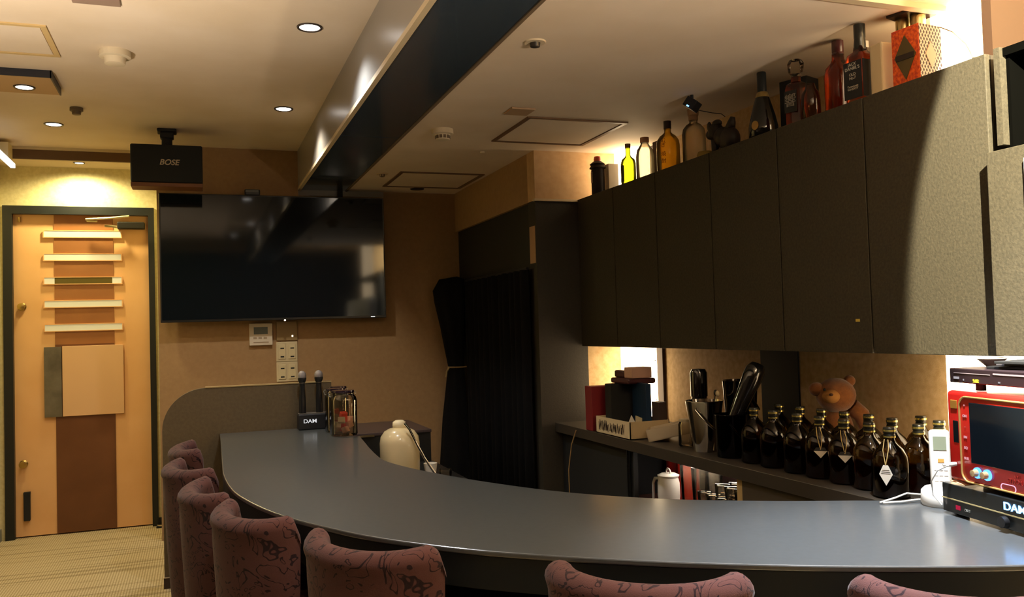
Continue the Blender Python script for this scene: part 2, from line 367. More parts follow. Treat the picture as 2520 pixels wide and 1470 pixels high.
B().box(-.28, -.14, 0, .285, .14, .03).done('panel', mat('tan_panel', '#b9976a', .7), pl)
B().box(-.28, -.146, -.002, .29, -.14, .03).box(.285, -.146, -.002, .291, .14, .03).done('edge', mat('dark_edge', '#23242c', .5), pl)
downlight('round downlight set in the flat box panel at the left', (-.69, 4.233, ZU-.031), P_DOWN*.7, WARM, r=.042)
# lamps over the seats, behind the picture edge
for i, (x, y, p, c) in enumerate([(.54, 1.60, 1.6, NEUT), (.416, .5, .12, COOL), (-.69, 2.6, .12, WARM)]):
    downlight('round downlight outside the picture, '+['over the chairs at the bend', 'over the aisle behind the chairs', 'near the left wall'][i], (x, y, ZU), P_DOWN*p, c, lens=LENSC)
downlight('narrow downlight over the right end of the counter outside the picture', (1.43, 1.36, ZU), P_COUNTER, COOL, lens=LENSC, size=.95, blend=1.0)
# made-up uplighters out of view, added to brighten the ceilings
for i_, (x, y, h, p, d_, sz, lb) in enumerate(((-.88, 2.5, 1.25, .46, (0, 0, 1), 140, 'added fill uplighter by the left wall, outside the picture'),
                           (-.62, 1.25, 1.25, .34, (0, .1, 1), 130, 'added fill uplighter behind the chairs at the bend, outside the picture'),
                           (1.72, -.55, 1.15, 3.3, (-.14, .62, .78), 88, 'added tilted fill uplighter near the cupboards, outside the picture'))):
    t = thing('added_uplighter', lb, 'fill lamp', (x, y, 0), 0, 'added fill uplighters outside the picture')
    B().lathe([(0, 0), (.13, 0), (.13, .015), (.015, .03), (0, .03)], 28).done('base', BLACKM, t, smooth=50)
    B().cyl(0, 0, .03, h-.10, .012).done('pole', BLACKM, t, smooth=50)
    B().lathe([(0, h-.10), (.05, h-.095), (.10, h-.06), (.12, h-.03), (.117, h-.03), (.095, h-.055), (.045, h-.085), (0, h-.09)], 32).done('bowl', STEEL, t, smooth=50)
    spot((x, y, h), d_, P_UP*p, (1, .84, .66), math.radians(sz), 1.0 if i_ == 2 else .6, .06)
# adjustable spot that rakes the end cupboards
spot((1.05, .45, 2.29), (0.91099868, 0.10645271, -0.39843347), P_CUT, (1, .9, .68), math.radians(96), .03, .008)

def hatch(label, x0, y0, x1, y1, z, fc='#6e5238', w=.022, group='ceiling access hatches'):
    t = thing('ceiling_hatch', label, 'hatch', ((x0+x1)/2, (y0+y1)/2, z), 0, group)
    a, c = (x1-x0)/2, (y1-y0)/2
    B().box(-a, -c, -.006, a, -c+w, 0).box(-a, c-w, -.006, a, c, 0).box(-a, -c+w, -.006, -a+w, c-w, 0).box(a-w, -c+w, -.006, a, c-w, 0).done('frame', mat('hatch_frame'+fc, fc, .5), t)
    B().box(-a+w+.004, -c+w+.004, -.003, a-w-.004, c-w-.004, 0).done('cover', CEIL, t)
hatch('larger ceiling hatch above the cupboard tops, beside the end wall', 1.345, 3.40, 1.825, 3.89, ZL, w=.018)
hatch('smaller hatch in the dropped ceiling by the far wall', 1.097, 4.755, 1.597, 5.262, ZL, w=.02)
hatch('pale framed hatch in the upper ceiling at the left edge', -.92, 3.47, -.495, 3.84, ZU, '#c9ad78', .02)
def detector(label, loc, r=.055, h=.05, c='#d6c8ac', slots=True):
    t = thing('smoke_detector', label, 'smoke detector', loc)
    B().lathe([(0, 0), (r, 0), (r*1.02, -h*.45), (r*.9, -h*.5), (0, -h*.5)], 28).done('base', mat('det'+c, c, .5), t, smooth=40)
    B().lathe([(0, -h*.5), (r*.72, -h*.5), (r*.66, -h*.95), (r*.5, -h), (0, -h)], 28).done('sensor_head', mat('det'+c, c, .5), t, smooth=40)
    if slots:
        q = B()
        for k in range(12):
            a = 2*PI*k/12; q.box(r*.66, -.006, -h*.86, r*.715, .006, -h*.58, mtx=Matrix.Rotation(a, 4, 'Z'))
        q.done('slots', mat('slot_dark', '#6b5b48', .6), t)
detector('large pale smoke detector in the upper ceiling at the left', (-.287, 3.72, ZU), .058, .055, slots=False)
detector('pale smoke detector with dark slots in the dropped ceiling', (1.055, 3.72, ZL), .048, .05)
detector('small dark detector between two downlights at the left', (-.538, 4.685, ZU), .03, .035, '#5a4c38', False)
def disc(name, label, cat, loc, r, col, h=.006, inner=None):
    t = thing(name, label, cat, loc)
    B().lathe([(0, 0), (r, 0), (r*.92, -h), (0, -h)], 28).done('plate', mat('disc'+col, col, .5), t, smooth=50)
    if inner: B().lathe([(0, -h), (r*.48, -h), (r*.42, -h-.012), (0, -h-.016)], 20).done('cap', mat('disc'+inner, inner, .3, metal=.3), t, smooth=50)
disc('sprinkler_cover', 'round pale plate with a dark centre cap in the dropped ceiling', 'sprinkler', (1.02, 2.50, ZL), .036, '#cdbb9c', .004, '#3c3834')
disc('heat_sensor', 'tiny round sensor beside the smaller ceiling hatch', 'sensor', (1.011, 4.85, ZL), .035, '#c0ab86', .005, '#6e5d46')
disc('ceiling_vent', 'small unlit black round vent in front of the far wall', 'vent', (1.335, 5.335, ZL), .046, '#1c1a18', .004)
disc('ceiling_stud', 'tiny shiny stud in the ceiling between the two hatches', 'stud', (1.385, 4.15, ZL), .012, '#e8d8b8', .006)
for nm, lb, loc, a, col in (('blank_plate', 'small square blank plate beside the larger ceiling hatch', (1.275, 3.32, ZL), .052, '#a98c6c'),
                            ('air_diffuser', 'square mauve plate cut off by the top edge of the picture', (-.30, 3.12, ZU), .075, '#8d7768')):
    t = B().box(-a, -a, -.008, a, a, 0, .002).done(nm, mat(nm, col, .6)); t.location = loc; tag(t, lb, 'plate')
# speaker
sp = thing('wall_speaker', 'black box loudspeaker hung from the ceiling left of the television', 'loudspeaker', (-.136, 5.08, 2.0))
B().box(-.182, -.075, .012, .182, .09, .235, .006).done('cabinet', mat('speaker_vinyl', '#20211f', .5), sp)
B().box(-.182, -.092, .03, .182, -.075, .235, .008).done('grille', mat('speaker_cloth', '#101519', .8, bump=(900, .4)), sp)
B().box(-.182, -.088, .006, .182, .05, .028, .003).done('lower_trim', mat('brown_trim', '#6a4328', .5), sp)
B().cyl(0, .0, .235, .325, .028).box(-.05, -.05, .318, .05, .05, .3345, .006).box(-.035, -.035, .285, .035, .035, .318, .006).done('ceiling_bracket', BLACKM, sp)
text('BOSE', .042, (-.125, 4.986, 2.137), (1, 0, 0), (0, 0, 1), mat('silver_print', '#a89c86', .35, metal=.6), 'logo', sp, shear=.25, bold=.0008)

# ================================================================ TELEVISION AND WALL FITTINGS
TY = 5.39
tv = thing('television', 'large switched-off flat television on the far wall', 'television', (.47, TY, 1.27))
B().box(-.195, TY, 1.276, 1.128, TY+.045, 2.034, .003).done('casing', PLB, tv, world=True)
B().box(-.186, TY-.002, 1.290, 1.119, TY+.002, 2.026).done('screen', SCREEN, tv, world=True)
B().box(.1, TY+.045, 1.45, .8, YW, 1.85).done('wall_mount', BLACKM, tv, world=True)
B().box(1.03, TY-.003, 1.281, 1.055, TY, 1.285).done('power_light', emit('led_white', (1, 1, 1), 1.5), tv, world=True)
B().box(.50, TY-.003, 1.270, .51, TY+.004, 1.278).done('indicator', emit('led_warm', (1, .8, .6), 5), tv, world=True)
wc = thing('webcam', 'small black camera perched on the top edge of the television', 'webcam', (.33, TY+.02, 2.034))
B().box(-.045, -.02, 0, .045, .02, .035, .006).done('body', PLB, wc)
B().box(-.04, -.0215, .018, .035, -.0195, .031).done('lens_strip', mat('grey_strip', '#56595a', .3), wc)
br = thing('hanging_bracket', 'dark pole dropping from the ceiling to behind the television', 'bracket', (.87, TY+.072, 1.93))
B().cyl(0, 0, 0, ZL-1.93-.001, .013, 12).box(-.02, -.012, .08, .02, .012, .10).done('pole', BLACKM, br)
th = thing('thermostat', 'white wall controller with a grey display under the television', 'thermostat', (.369, YW, 1.125))
B().box(-.068, -.022, 0, .068, 0, .135, .003).done('case', mat('dim_white', '#d8ccb8', .5), th)
B().box(-.042, -.0235, .068, .040, -.0215, .112).done('display', mat('lcd_grey', '#5c6462', .3), th)
q = B()
for i in range(3): q.box(-.045+.03*i, -.0235, .040, -.025+.03*i, -.0215, .052, .001)
q.box(-.045, -.0235, .015, .045, -.0215, .022).done('buttons', mat('button_grey', '#a39078', .5), th)
lp = thing('intercom_plate', 'tan wall plate with one lit dot right of the wall controller', 'wall plate', (.525, YW, 1.150))
B().box(-.063, -.012, 0, .063, 0, .12, .002).done('plate', mat('tan_plate', '#8c744c', .5), lp)
B().box(.028, -.014, .022, .036, -.012, .032).done('lamp', emit('led_warm2', (1, .85, .65), 5), lp)
def outlet(label, z):
    t = thing('wall_socket', label, 'socket', (.522, YW, z), 0, 'double wall sockets under the television')
    B().box(-.064, -.008, 0, .064, 0, .122, .003).done('plate', PLC, t)
    for x in (-.03, .03):
        B().box(x-.022, -.012, .016, x+.022, -.008, .106, .002).done('insert', mat('insert_cream', '#d6c79e', .5), t)
        q = B()
        for zz in (.026, .078): q.box(x-.009, -.0128, zz, x+.013, -.0118, zz+.008)
        q.done('slots', BLACKM, t)
outlet('cream double socket plate directly below the tan wall plate', 1.020)
outlet('cream double socket plate, the lower one just above the half wall', .896)

# ================================================================ HALF WALL, COUNTER
def arcpts(cx, cy, r, a0, a1, n): return [(cx+r*math.cos(math.radians(a0+(a1-a0)*i/n)), cy+r*math.sin(math.radians(a0+(a1-a0)*i/n))) for i in range(n+1)]
hw = thing('half_wall', 'low olive partition with a rounded corner behind the far end of the counter', 'partition', (.26, 4.47, 0))
prof = [(-.162, 0.0)] + [(x, z) for x, z in arcpts(.035, .742, .197, 180, 90, 12)] + [(.64, .945), (.64, 0)]
TX = Matrix(((1, 0, 0, 0), (0, 0, -1, 4.486), (0, 1, 0, 0), (0, 0, 0, 1)))
B().prism(prof, 0.0, .03, TX).done('panel', PANEL, hw, world=True)
B().box(.035, 4.452, .939, .64, 4.49, .9445).done('top_edge', mat('lit_edge_tone', '#b39b6c', .35), hw, world=True)  # paler colour stands in for light catching the panel's top
B().box(-.165, 4.448, 0, .3, 4.456, .050).done('kickboard', mat('brown_kick', '#3e2f26', .6), hw, world=True)
B().box(-.163, 4.447, .050, .3, 4.456, .0535).done('kick_trim', mat('alu_trim', '#c9bfae', .3, metal=.6), hw, world=True)

def smooth_poly(pts, n=6):
    out = []
    P = [Vector(p) for p in pts]
    for i in range(len(P)-1):
        p0 = P[max(i-1, 0)]; p1 = P[i]; p2 = P[i+1]; p3 = P[min(i+2, len(P)-1)]
        for k in range(n):
            t = k/n; out.append(0.5*((2*p1)+(-p0+p2)*t+(2*p0-5*p1+4*p2-p3)*t*t+(-p0+3*p1-3*p2+p3)*t**3))
    out.append(P[-1]); return [(v.x, v.y) for v in out]
OUT = smooth_poly([(.098, 4.45), (.090, 3.92), (.081, 3.42), (.078, 3.12), (.093, 2.83), (.122, 2.643), (.165, 2.468), (.215, 2.32), (.288, 2.163), (.363, 2.027), (.44, 1.918), (.54, 1.80), (.645, 1.702), (.77, 1.600), (.908, 1.500), (1.103, 1.378), (1.3, 1.276), (1.47, 1.203), (1.75, 1.11), (2.19, 1.0)])
INN = [(.60, 4.45), (.615, 3.985), (.692, 3.962)] + smooth_poly([(.656, 3.53), (.640, 3.2), (.672, 3.0), (.738, 2.785), (.844, 2.531), (.989, 2.274), (1.183, 2.063), (1.409, 1.909), (1.592, 1.815), (1.705, 1.752)]) + [(2.19, 1.745)]
ct = thing('bar_counter', 'long curved bar counter with a slate grey top', 'bar counter', (.8, 2.0, 0))
bm_ = B().prism(OUT+INN[::-1], .703, .715)
top = bm_.done('worktop', COUNTER, ct, world=True)
bv = top.modifiers.new('bev', 'BEVEL'); bv.width = .003; bv.segments = 2; bv.limit_method = 'ANGLE'; bv.angle_limit = math.radians(50)
def offset(poly, dist):
    o = []
    for i, p in enumerate(poly):
        a = Vector(poly[max(i-1, 0)]); c = Vector(poly[min(i+1, len(poly)-1)]); t = (c-a).normalized(); n = Vector((-t.y, t.x))
        o.append((p[0]+n.x*dist, p[1]+n.y*dist))
    return o
def clampx(P): return [(min(x, 2.19), y) for x, y in P]
OI = clampx(offset(OUT, .002)); OI2 = clampx(offset(OUT, .34)); OI3 = clampx(offset(OUT, .365))
B().prism(OI+clampx(offset(OUT, .035))[::-1], .632, .7028).done('apron', mat('apron_dark', '#15191b', .5, spec=.3), ct, world=True)
B().prism(clampx(offset(OUT, .035))+clampx(offset(INN, -.004))[::-1], .665, .7029).done('core', DARK, ct, world=True)
B().prism(OI2+OI3[::-1], 0, .664).done('front_panel', mat('base_black', '#08090a', .8, spec=.1), ct, world=True)

# ================================================================ CHAIRS
def chair_shell():
    q = B(); bm = q.bm; nA = 28; a_, b_ = .176, .112; pm = math.radians(84); rows = []
    def plan(s, off):
        ph = s*pm; return Vector(((a_+off)*math.sin(ph), -(b_+off)*math.cos(ph), 0))
    for i in range(nA+1):
        s = -1+2*i/nA; e = max(0, abs(s)-.86)/.14
        zt = .722+.016*abs(s)**2-.045*e**2.2
        t = .030*(1-.25*e)
        sec = []
        for z in (.205, .30, .42, .54, .63, .68): sec.append((t*.80, z))
        for k in range(0, 9):
            an = PI*k/8; sec.append((t*math.cos(an), zt-.028+.030*math.sin(an)))
        for z in (.66, .58, .48, .38): sec.append((-t*.8, z))
        ring = []
        for off, z in sec:
            f = .80+.20*min(1, max(0, (z-.2)/.45))**.8
            p = plan(s, off); ring.append(bm.verts.new((p.x*f, p.y*f, min(z, zt+.01))))
        rows.append(ring)
    for a, c in zip(rows, rows[1:]):
        for k in range(len(a)-1): bm.faces.new((a[k], c[k], c[k+1], a[k+1]))
        bm.faces.new((a[-1], c[-1], c[0], a[0]))
    bm.faces.new(rows[0]); bm.faces.new(rows[-1][::-1])
    return q
def make_chair():
    t = thing('bar_chair', '', 'chair')
    chair_shell().done('backrest', CHAIRF, t, smooth=50)
    B().lathe([(0, .36), (.14, .36), (.158, .375), (.162, .42), (.15, .445), (.1, .455), (0, .458)], 32, Matrix.Translation((0, .085, 0)), sx=.92, sy=1.02, sq=.25).done('seat', CHAIRF, t, smooth=60)
    B().lathe([(0, .19), (.115, .19), (.125, .21), (.130, .36), (0, .362)], 28, Matrix.Translation((0, .07, 0)), sq=.2).done('seat_base', mat('dark_fabric', '#2b1c1e', .9), t, smooth=50)
    for x in (-.10, .10):
        for y in (-.02, .16): B().tube([(x*1.1, .07+(y-.07)*1.2, 0), (x, y, .20)], [.011, .016], 10).done('leg', DARK, t, smooth=50)
    return t
CH = [((.018, 3.93), (1, .06), 'mauve patterned bar chair farthest away beside the half wall'),
      ((.018, 3.36), (.95, .30), 'mauve patterned bar chair, second from the half wall'),
      ((.078, 2.84), (.99, .14), 'mauve patterned bar chair, third from the half wall, where the counter starts to bend'),
      ((.176, 2.41), (.93, .37), 'mauve patterned bar chair in the middle of the row of seven'),
      ((.385, 1.95), (.817, .577), 'mauve patterned bar chair at the bend, third from the right edge'),
      ((.805, 1.480), (.645, .764), 'mauve patterned bar chair below the middle of the near counter'),
      ((1.262, 1.175), (.54, .84), 'mauve patterned bar chair nearest the right edge of the picture')]
pro = make_chair()
for i, ((x, y), n, lb) in enumerate(CH):
    c = pro if i == 0 else copy_tree(pro)
    put(c, (x, y, 0), math.atan2(n[1], n[0])-PI/2, lb, 'mauve bar chairs along the counter')

# ================================================================ THINGS ON THE COUNTER
ms = thing('microphone_stand', 'black box stand for two microphones at the far end of the counter', 'microphone holder', (.545, 4.385, .715))
B().box(-.083, -.035, 0, .060, .035, .078, .006).done('box', mat('soft_black', '#1c1d20', .5), ms)
B().box(-.080, -.030, .078, .057, .030, .0805).done('top_plate', mat('silver_edge', '#a8a096', .3, metal=.7), ms)
text('DAM', .026, (.518, 4.349, .757), (1, 0, 0), (0, 0, 1), emit('dam_white', (.95, .95, .95), .75), 'logo', ms, bold=.0003, sxy=(1.15, 1))
def mic(label, x):
    t = thing('microphone', label, 'microphone', (x, 4.385, .7955), 0, 'black microphones in the stand')
    B().lathe([(0, 0), (.017, 0), (.016, .07), (.0125, .125), (.0135, .150), (.0175, .156), (.0215, .170), (.0205, .176), (0, .176)], 24).done('body', PLB, t, smooth=50)
    B().lathe([(.0200, .1762), (.021, .186), (.018, .199), (.010, .207), (0, .210)], 24).done('grille', mat('mic_mesh', '#8d8786', .45, metal=.6, bump=(900, .6)), t, smooth=60)
    B().lathe([(.0132, .148), (.0142, .148), (.0142, .153), (.0132, .153)], 20).done('ring', STEEL, t)
    return t
mic('left black microphone upright in the box stand', .487)
mic('right black microphone upright in the box stand, partly behind the jars', .568)
def swing_jar(label, x, y, r, h, fill=True):
    t = thing('swing_top_jar', label, 'jar', (x, y, .715), 0, 'swing top jars on the counter')
    B().lathe([(0, .001), (r*.92, .001), (r, .008), (r, h*.76), (r*.93, h*.84), (r*.78, h*.88), (r*.78, h*.92), (r*.74, h*.92), (r*.74, h*.88), (r*.89, h*.83), (r*.95, h*.75), (r*.95, .012), (0, .009)], 32, sq=.25).done('glass_body', GLASS, t, smooth=45)
    B().lathe([(0, h*.92), (r*.82, h*.92), (r*.86, h*.94), (r*.84, h*.975), (0, h*.99)], 32).done('lid', mat('purple_lid', '#2a1a28', .2, coat=.6), t, smooth=45)
    B().tube([(-r*.86, .0, h*.93), (-r*1.0, -.01, h*.97), (-r*1.12, 0, h*.93), (-r*1.05, .0, h*.86), (-r*.86, 0, h*.84)], .003).tube([(r*.84, 0, h*.95), (r*1.0, 0, h*.93), (r*.92, 0, h*.86)], .002).done('wire_clip', CHROME, t, smooth=60)
    if fill:
        rr = random.Random(int(x*1000))
        for k in range(10):
            a = k*2.4; R = r*.5*(k % 3 > 0)
            m_ = Matrix.Translation((R*math.cos(a), R*math.sin(a), .028+.022*(k//3))) @ Matrix.Rotation(rr.random()*3, 4, 'Z') @ Matrix.Rotation(rr.uniform(-.5, .5), 4, 'X')
            w_ = B().box(-.016, -.012, -.013, .016, .012, .013, .003, m_).done('candy', [mat('candy_red', '#d0463a', .5), PAPER, mat('candy_pink', '#f0c0b0', .6)][k % 3]); w_.location = (x, y, .715)
            tag(w_, 'wrapped sweet inside a glass jar at the far end of the counter', 'sweet', 'wrapped sweets in the glass jars')
    return t
swing_jar('front glass jar with sweets and a purple lid, nearest of the three', .632, 4.035, .060, .212)
swing_jar('middle glass jar, half hidden behind the front jar', .625, 4.20, .052, .212)
swing_jar('rear glass jar, only its dark lid seen over the front jars', .660, 4.345, .045, .212, False)

# ---- behind the far end of the counter
lc = thing('low_cabinet', 'low dark cabinet against the far wall behind the ceramic pot', 'cabinet', (.96, 4.75, 0))
B().box(.745, 4.50, 0, 1.165, 5.02, .645).done('body', DARK, lc, world=True)
B().box(.740, 4.49, .645, 1.168, 5.03, .660, .002).done('top', mat('plum_top', '#4a3d3c', .35), lc, world=True)
B().box(.75, 4.484, .642, .86, 4.492, .652).done('edge_trim', CHROME, lc, world=True)
wt = tag(B().box(.70, 3.60, 0, 1.16, 4.44, .50, .002).done('low_worktop', DARK), 'low dark worktop behind the far end of the counter carrying the ceramic pot', 'worktop')
po = thing('ceramic_pot', 'cream ceramic demijohn with a cap behind the counter', 'pot', (.885, 4.0, .50))
B().lathe([(0, 0), (.085, 0), (.092, .01), (.093, .165), (.088, .195), (.070, .220), (.045, .233), (.030, .236), (0, .236)], 36).done('body', mat('cream_ceramic', '#e2cfa2', .25, coat=.4), po, smooth=60)
B().lathe([(0, .236), (.029, .236), (.032, .246), (.030, .262), (.018, .270), (0, .271)], 28).done('cap', mat('cream_ceramic2', '#eadbb4', .3), po, smooth=50)
ho = tag(B().tube([(.888, 3.905, .765), (.91, 3.90, .735), (.945, 3.895, .66), (.975, 3.89, .60), (1.01, 3.885, .545), (1.03, 3.88, .512)], .0055, 8).done('metal_ladle', CHROME, smooth=60), 'thin metal rod leaning across the ceramic pot', 'ladle')
cu_ = tag(B().lathe([(0, 0), (.025, 0), (.033, .055), (.030, .055), (.022, .005), (0, .005)], 24).done('white_cup', PLW, smooth=50), 'small white cup right of the ceramic pot', 'cup'); cu_.location = (1.035, 4.02, .50)
gl = tag(B().lathe([(0, 0), (.028, 0), (.031, .04), (.028, .04), (.026, .005), (0, .005)], 24).done('glass_ashtray', GLASS, smooth=50), 'small glass dish right of the white cup', 'dish'); gl.location = (1.075, 3.90, .50)

# ---- curtain
cv = thing('curtain', 'long black pleated curtain over the passage doorway', 'curtain', (1.60, 4.7, 0))
q = B(); ny = 120; ra = []; rb = []
for i in range(ny+1):
    y = 4.12+1.08*i/ny
    dx = .014*math.sin(i*.62)+.007*math.sin(i*.27+1)
    ra.append(q.bm.verts.new((1.600+dx, y, .02))); rb.append(q.bm.verts.new((1.600+dx*.8, y, 1.485)))
for i in range(ny): q.bm.faces.new((ra[i], ra[i+1], rb[i+1], rb[i]))
cu = q.done('cloth', CURT, cv, smooth=80, world=True); md = cu.modifiers.new('s', 'SOLIDIFY'); md.thickness = .004
B().tube([(1.60, 4.12, 1.49), (1.60, 5.20, 1.49)], .008).done('rod', BLACKM, cv, world=True)
cb = thing('gathered_curtain', 'black curtain gathered and tied beside the far wall', 'curtain', (1.59, 5.36, 0))
q = B(); PR = [(.0, .02), (.145, .02), (.14, .30), (.115, .62), (.085, .86), (.072, .95), (.09, 1.05), (.115, 1.2), (.15, 1.36), (.16, 1.44), (.12, 1.51), (0, 1.53)]
q.lathe(PR, 40)
for v in q.bm.verts:
    a = math.atan2(v.co.y, v.co.x); k = 1+.05*math.sin(a*9+v.co.z*2)
    v.co.x *= k; v.co.y *= k*.70
    if v.co.x > .02: v.co.x = .02
q.done('cloth', CURT, cb, smooth=60)
B().tube([(.075*math.cos(a), .07*math.sin(a)*.75, .945) for a in [i*2*PI/16 for i in range(17)]], .005).tube([(-.075, -.02, .945), (-.095, -.035, .92), (-.10, -.035, .885)], .006).done('tie_cord', mat('cord_tan', '#8f7a50', .7), cb)
nt_ = thing('paper_notice', 'narrow vertical paper strip taped at the corner of the dark pillar', 'notice', (1.63, 4.115, 1.61))
B().box(-.0025, -.045, -.095, -.0005, .03, .095).done('paper', mat('tan_paper', '#b08e6c', .8), nt_)

# ================================================================ CUPBOARDS ALONG THE BAR
XC = 1.865
ZC0, ZC1 = 1.086, 1.838
ys = [4.058, 3.655, 3.255, 2.835, 2.425, 2.018, 1.592]
place = ['against the dark end pillar', 'second from the end pillar', 'third from the end pillar', 'fourth from the end pillar', 'fifth from the end pillar', 'largest in view']
for i in range(6):
    y1, y0 = ys[i]-.002, ys[i+1]+.002
    t = thing('wall_cupboard', 'grey laminate wall cupboard over the back shelf, '+place[i], 'cupboard', (XC, (y0+y1)/2, ZC0), 0, 'wall cupboards over the bar shelf')
    B().box(XC+.018, y0, ZC0, XC+.33, y1, ZC1).done('body', FELTD, t, world=True)
    B().box(XC, y0+.001, ZC0-.004, XC+.018, y1-.001, ZC1+.002, .0015).done('door', FELT, t, world=True)
    if i == 4: B().box(XC-.0015, 2.067, 1.176, XC, 2.083, 1.184).done('yellow_sticker', mat('sticker_yellow', '#c9b24a', .6), t, world=True)
# last unit: open bay over a lower box
t = thing('open_cabinet', 'grey cabinet with an open black bay at the right edge', 'cabinet', (XC, 1.35, ZC0))
B().box(XC-.01, 1.545, 1.60, XC+.33, 1.562, ZC1+.002).done('side_panel', FELT, t, world=True)
B().box(XC+.30, -.35, 1.584, XC+.33, 1.544, ZC1-.005).box(XC+.0, -.35, 1.5835, XC+.30, 1.544, 1.587).box(XC, -.35, ZC1-.02, XC+.33, 1.544, ZC1).box(XC+.01, 1.535, 1.587, XC+.30, 1.544, ZC1-.02).done('bay_interior', mat('bay_black', '#050504', 1.0, spec=0), t, world=True)
B().box(XC-.04, -.35, ZC0, XC+.33, 1.570, 1.583, .002).done('lower_box', FELT, t, world=True)
fr = thing('framed_card', 'dark framed card with a pale edge at the right edge of the picture', 'picture', (XC-.042, 1.365, 1.35))
B().box(-.008, -.1, 0, .001, .098, .20, .002).done('frame', mat('pale_blue_frame', '#b8bcc4', .4), fr)
B().box(-.0095, -.092, .008, -.008, .090, .192).done('card', mat('dark_plum', '#2a1820', .4), fr)

# lit columns
def light_column(label, y0, y1):
    t = thing('light_column', label, 'light', (2.14, (y0+y1)/2, .70), 0, 'lit white columns behind the cupboards')
    B().box(2.085, y0, .70, 2.198, y1, (ZL if y0 > 1 else ZU)-.001).done('diffuser', COLM, t, world=True)
    q = B()
    for z in (.80, .90, 1.0, 1.9, 1.97, 2.04): q.tube([(2.182, y0-.003, z), (2.182, y0+.001, z)], .0025, 8)
    q.done('screws', mat('screw_dark', '#7a6a50', .4, metal=.5), t, world=True)
def column_mat():
    m = bpy.data.materials.new('lit_acrylic'); m.use_nodes = True; nt = m.node_tree; N = nt.nodes; L = nt.links
    nt.nodes.remove(N['Principled BSDF']); e = N.new('ShaderNodeEmission'); tc = N.new('ShaderNodeTexCoord'); s = N.new('ShaderNodeSeparateXYZ')
    L.new(tc.outputs['Generated'], s.inputs[0])
    # a tube behind the sheet: brightest halfway across each face
    mr = N.new('ShaderNodeMath'); mr.operation = 'SUBTRACT'; mr.inputs[1].default_value = .5; L.new(s.outputs[1], mr.inputs[0])
    ab = N.new('ShaderNodeMath'); ab.operation = 'ABSOLUTE'; L.new(mr.outputs[0], ab.inputs[0])
    mp = N.new('ShaderNodeMapRange'); mp.inputs[1].default_value = 0; mp.inputs[2].default_value = .5; mp.inputs[3].default_value = E_COLUMN; mp.inputs[4].default_value = E_COLUMN*.55
    L.new(ab.outputs[0], mp.inputs[0]); e.inputs[0].default_value = (1.0, .74, .44, 1); L.new(mp.outputs[0], e.inputs[1])
    L.new(e.outputs[0], N['Material Output'].inputs[0]); return m
COLM = column_mat()
light_column('tall glowing white column in the corner by the end wall', 3.87, 4.055)
light_column('tall glowing white column behind the red machine', 1.80, 1.965)
light_column('tall glowing white column right of the picture, seen mirrored in the television', -.64, -.47)

# back shelf and open rack under it
sh = thing('back_shelf', 'dark back shelf under the wall cupboards carrying the bottles', 'shelf', (1.95, 2.9, 0))
B().box(1.70, 1.76, .655, 2.195, 4.055, .70, .002).done('shelf_board', mat('shelf_brown', '#3a342c', .4), sh, world=True)
B().box(1.74, 3.30, 0, 1.76, 4.055, .654).box(1.76, 3.50, 0, 2.19, 4.055, .654).done('end_carcass', BLACKM, sh, world=True)
B().box(1.72, 1.77, 0, 2.19, 2.49, .654).done('side_carcass', mat('carcass_tan', '#453b2c', .6), sh, world=True)
B().box(1.72, 2.49, 0, 1.74, 2.52, .654).done('edge_strip', mat('pale_wood_edge', '#b89a64', .5), sh, world=True)
B().box(1.74, 2.52, .395, 2.17, 3.50, .415).done('inner_shelf', mat('rack_brown', '#5a3830', .6), sh, world=True)
B().box(2.17, 2.49, 0, 2.19, 3.50, .654).done('back_board', mat('rack_back', '#33221e', .6), sh, world=True)
B().tube([(1.735, 3.32, .05), (1.735, 3.32, .65)], .006).tube([(1.735, 3.345, .05), (1.735, 3.345, .65)], .004).done('door_rail', CHROME, sh, world=True)
B().box(1.9, 2.7, .645, 1.94, 3.2, .6545).done('rack_lamp', emit('rack_glow', (1, .85, .7), 22), sh, world=True)
cc = tag(B().tube([(1.692, 3.78, .69), (1.675, 3.80, .62), (1.665, 3.82, .5), (1.67, 3.83, .3), (1.68, 3.84, .1), (1.70, 3.86, .005)], .003).done('tan_cable', mat('tan_cord', '#8c7248', .6), smooth=60), 'thin tan cord hanging from the left end of the back shelf', 'cord')

# rack contents
pt = thing('thermos_jug', 'white insulated jug with a looped lid on the rack under the shelf', 'jug', (1.86, 3.22, .415))
B().lathe([(0, 0), (.044, 0), (.046, .02), (.045, .03), (.047, .045), (.046, .10), (.040, .124), (0, .126)], 28).done('body', PLW, pt, smooth=50)
B().lathe([(0, .126), (.044, .126), (.046, .132), (.030, .140), (0, .141)], 28).tube([(0, .018*math.cos(a), .139+.020*math.sin(a)) for a in [i*PI/10 for i in range(11)]], .004).done('lid', PLW, pt, smooth=50)
B().tube([(-.02, .035, .115), (-.03, .062, .112), (-.032, .074, .09), (-.032, .074, .0)], .006).done('handle', PLW, pt, smooth=50)
def tumbler():
    t = thing('tumbler', '', 'glass'); B().lathe([(0, .002), (.024, .002), (.030, .085), (.0275, .085), (.022, .008), (0, .008)], 20).done('bowl', GLASS, t, smooth=50); return t
tg = B().lathe([(0, .002), (.027, .002), (.034, .20), (.032, .20), (.025, .008), (0, .008)], 24).done('tall_glass', GLASS, smooth=50)
tag(tg, 'tall clear glass on the rack beside the white jug', 'glass', 'tall glasses on the rack'); tg.location = (1.86, 3.06, .415)
t2 = tg.copy(); COL.objects.link(t2); t2.location = (1.86, 2.975, .415); t2['label'] = 'tall clear glass on the rack in front of the red canister'
t3 = tg.copy(); COL.objects.link(t3); t3.location = (1.88, 2.905, .415); t3['label'] = 'tall clear glass on the rack nearest the stacked small glasses'
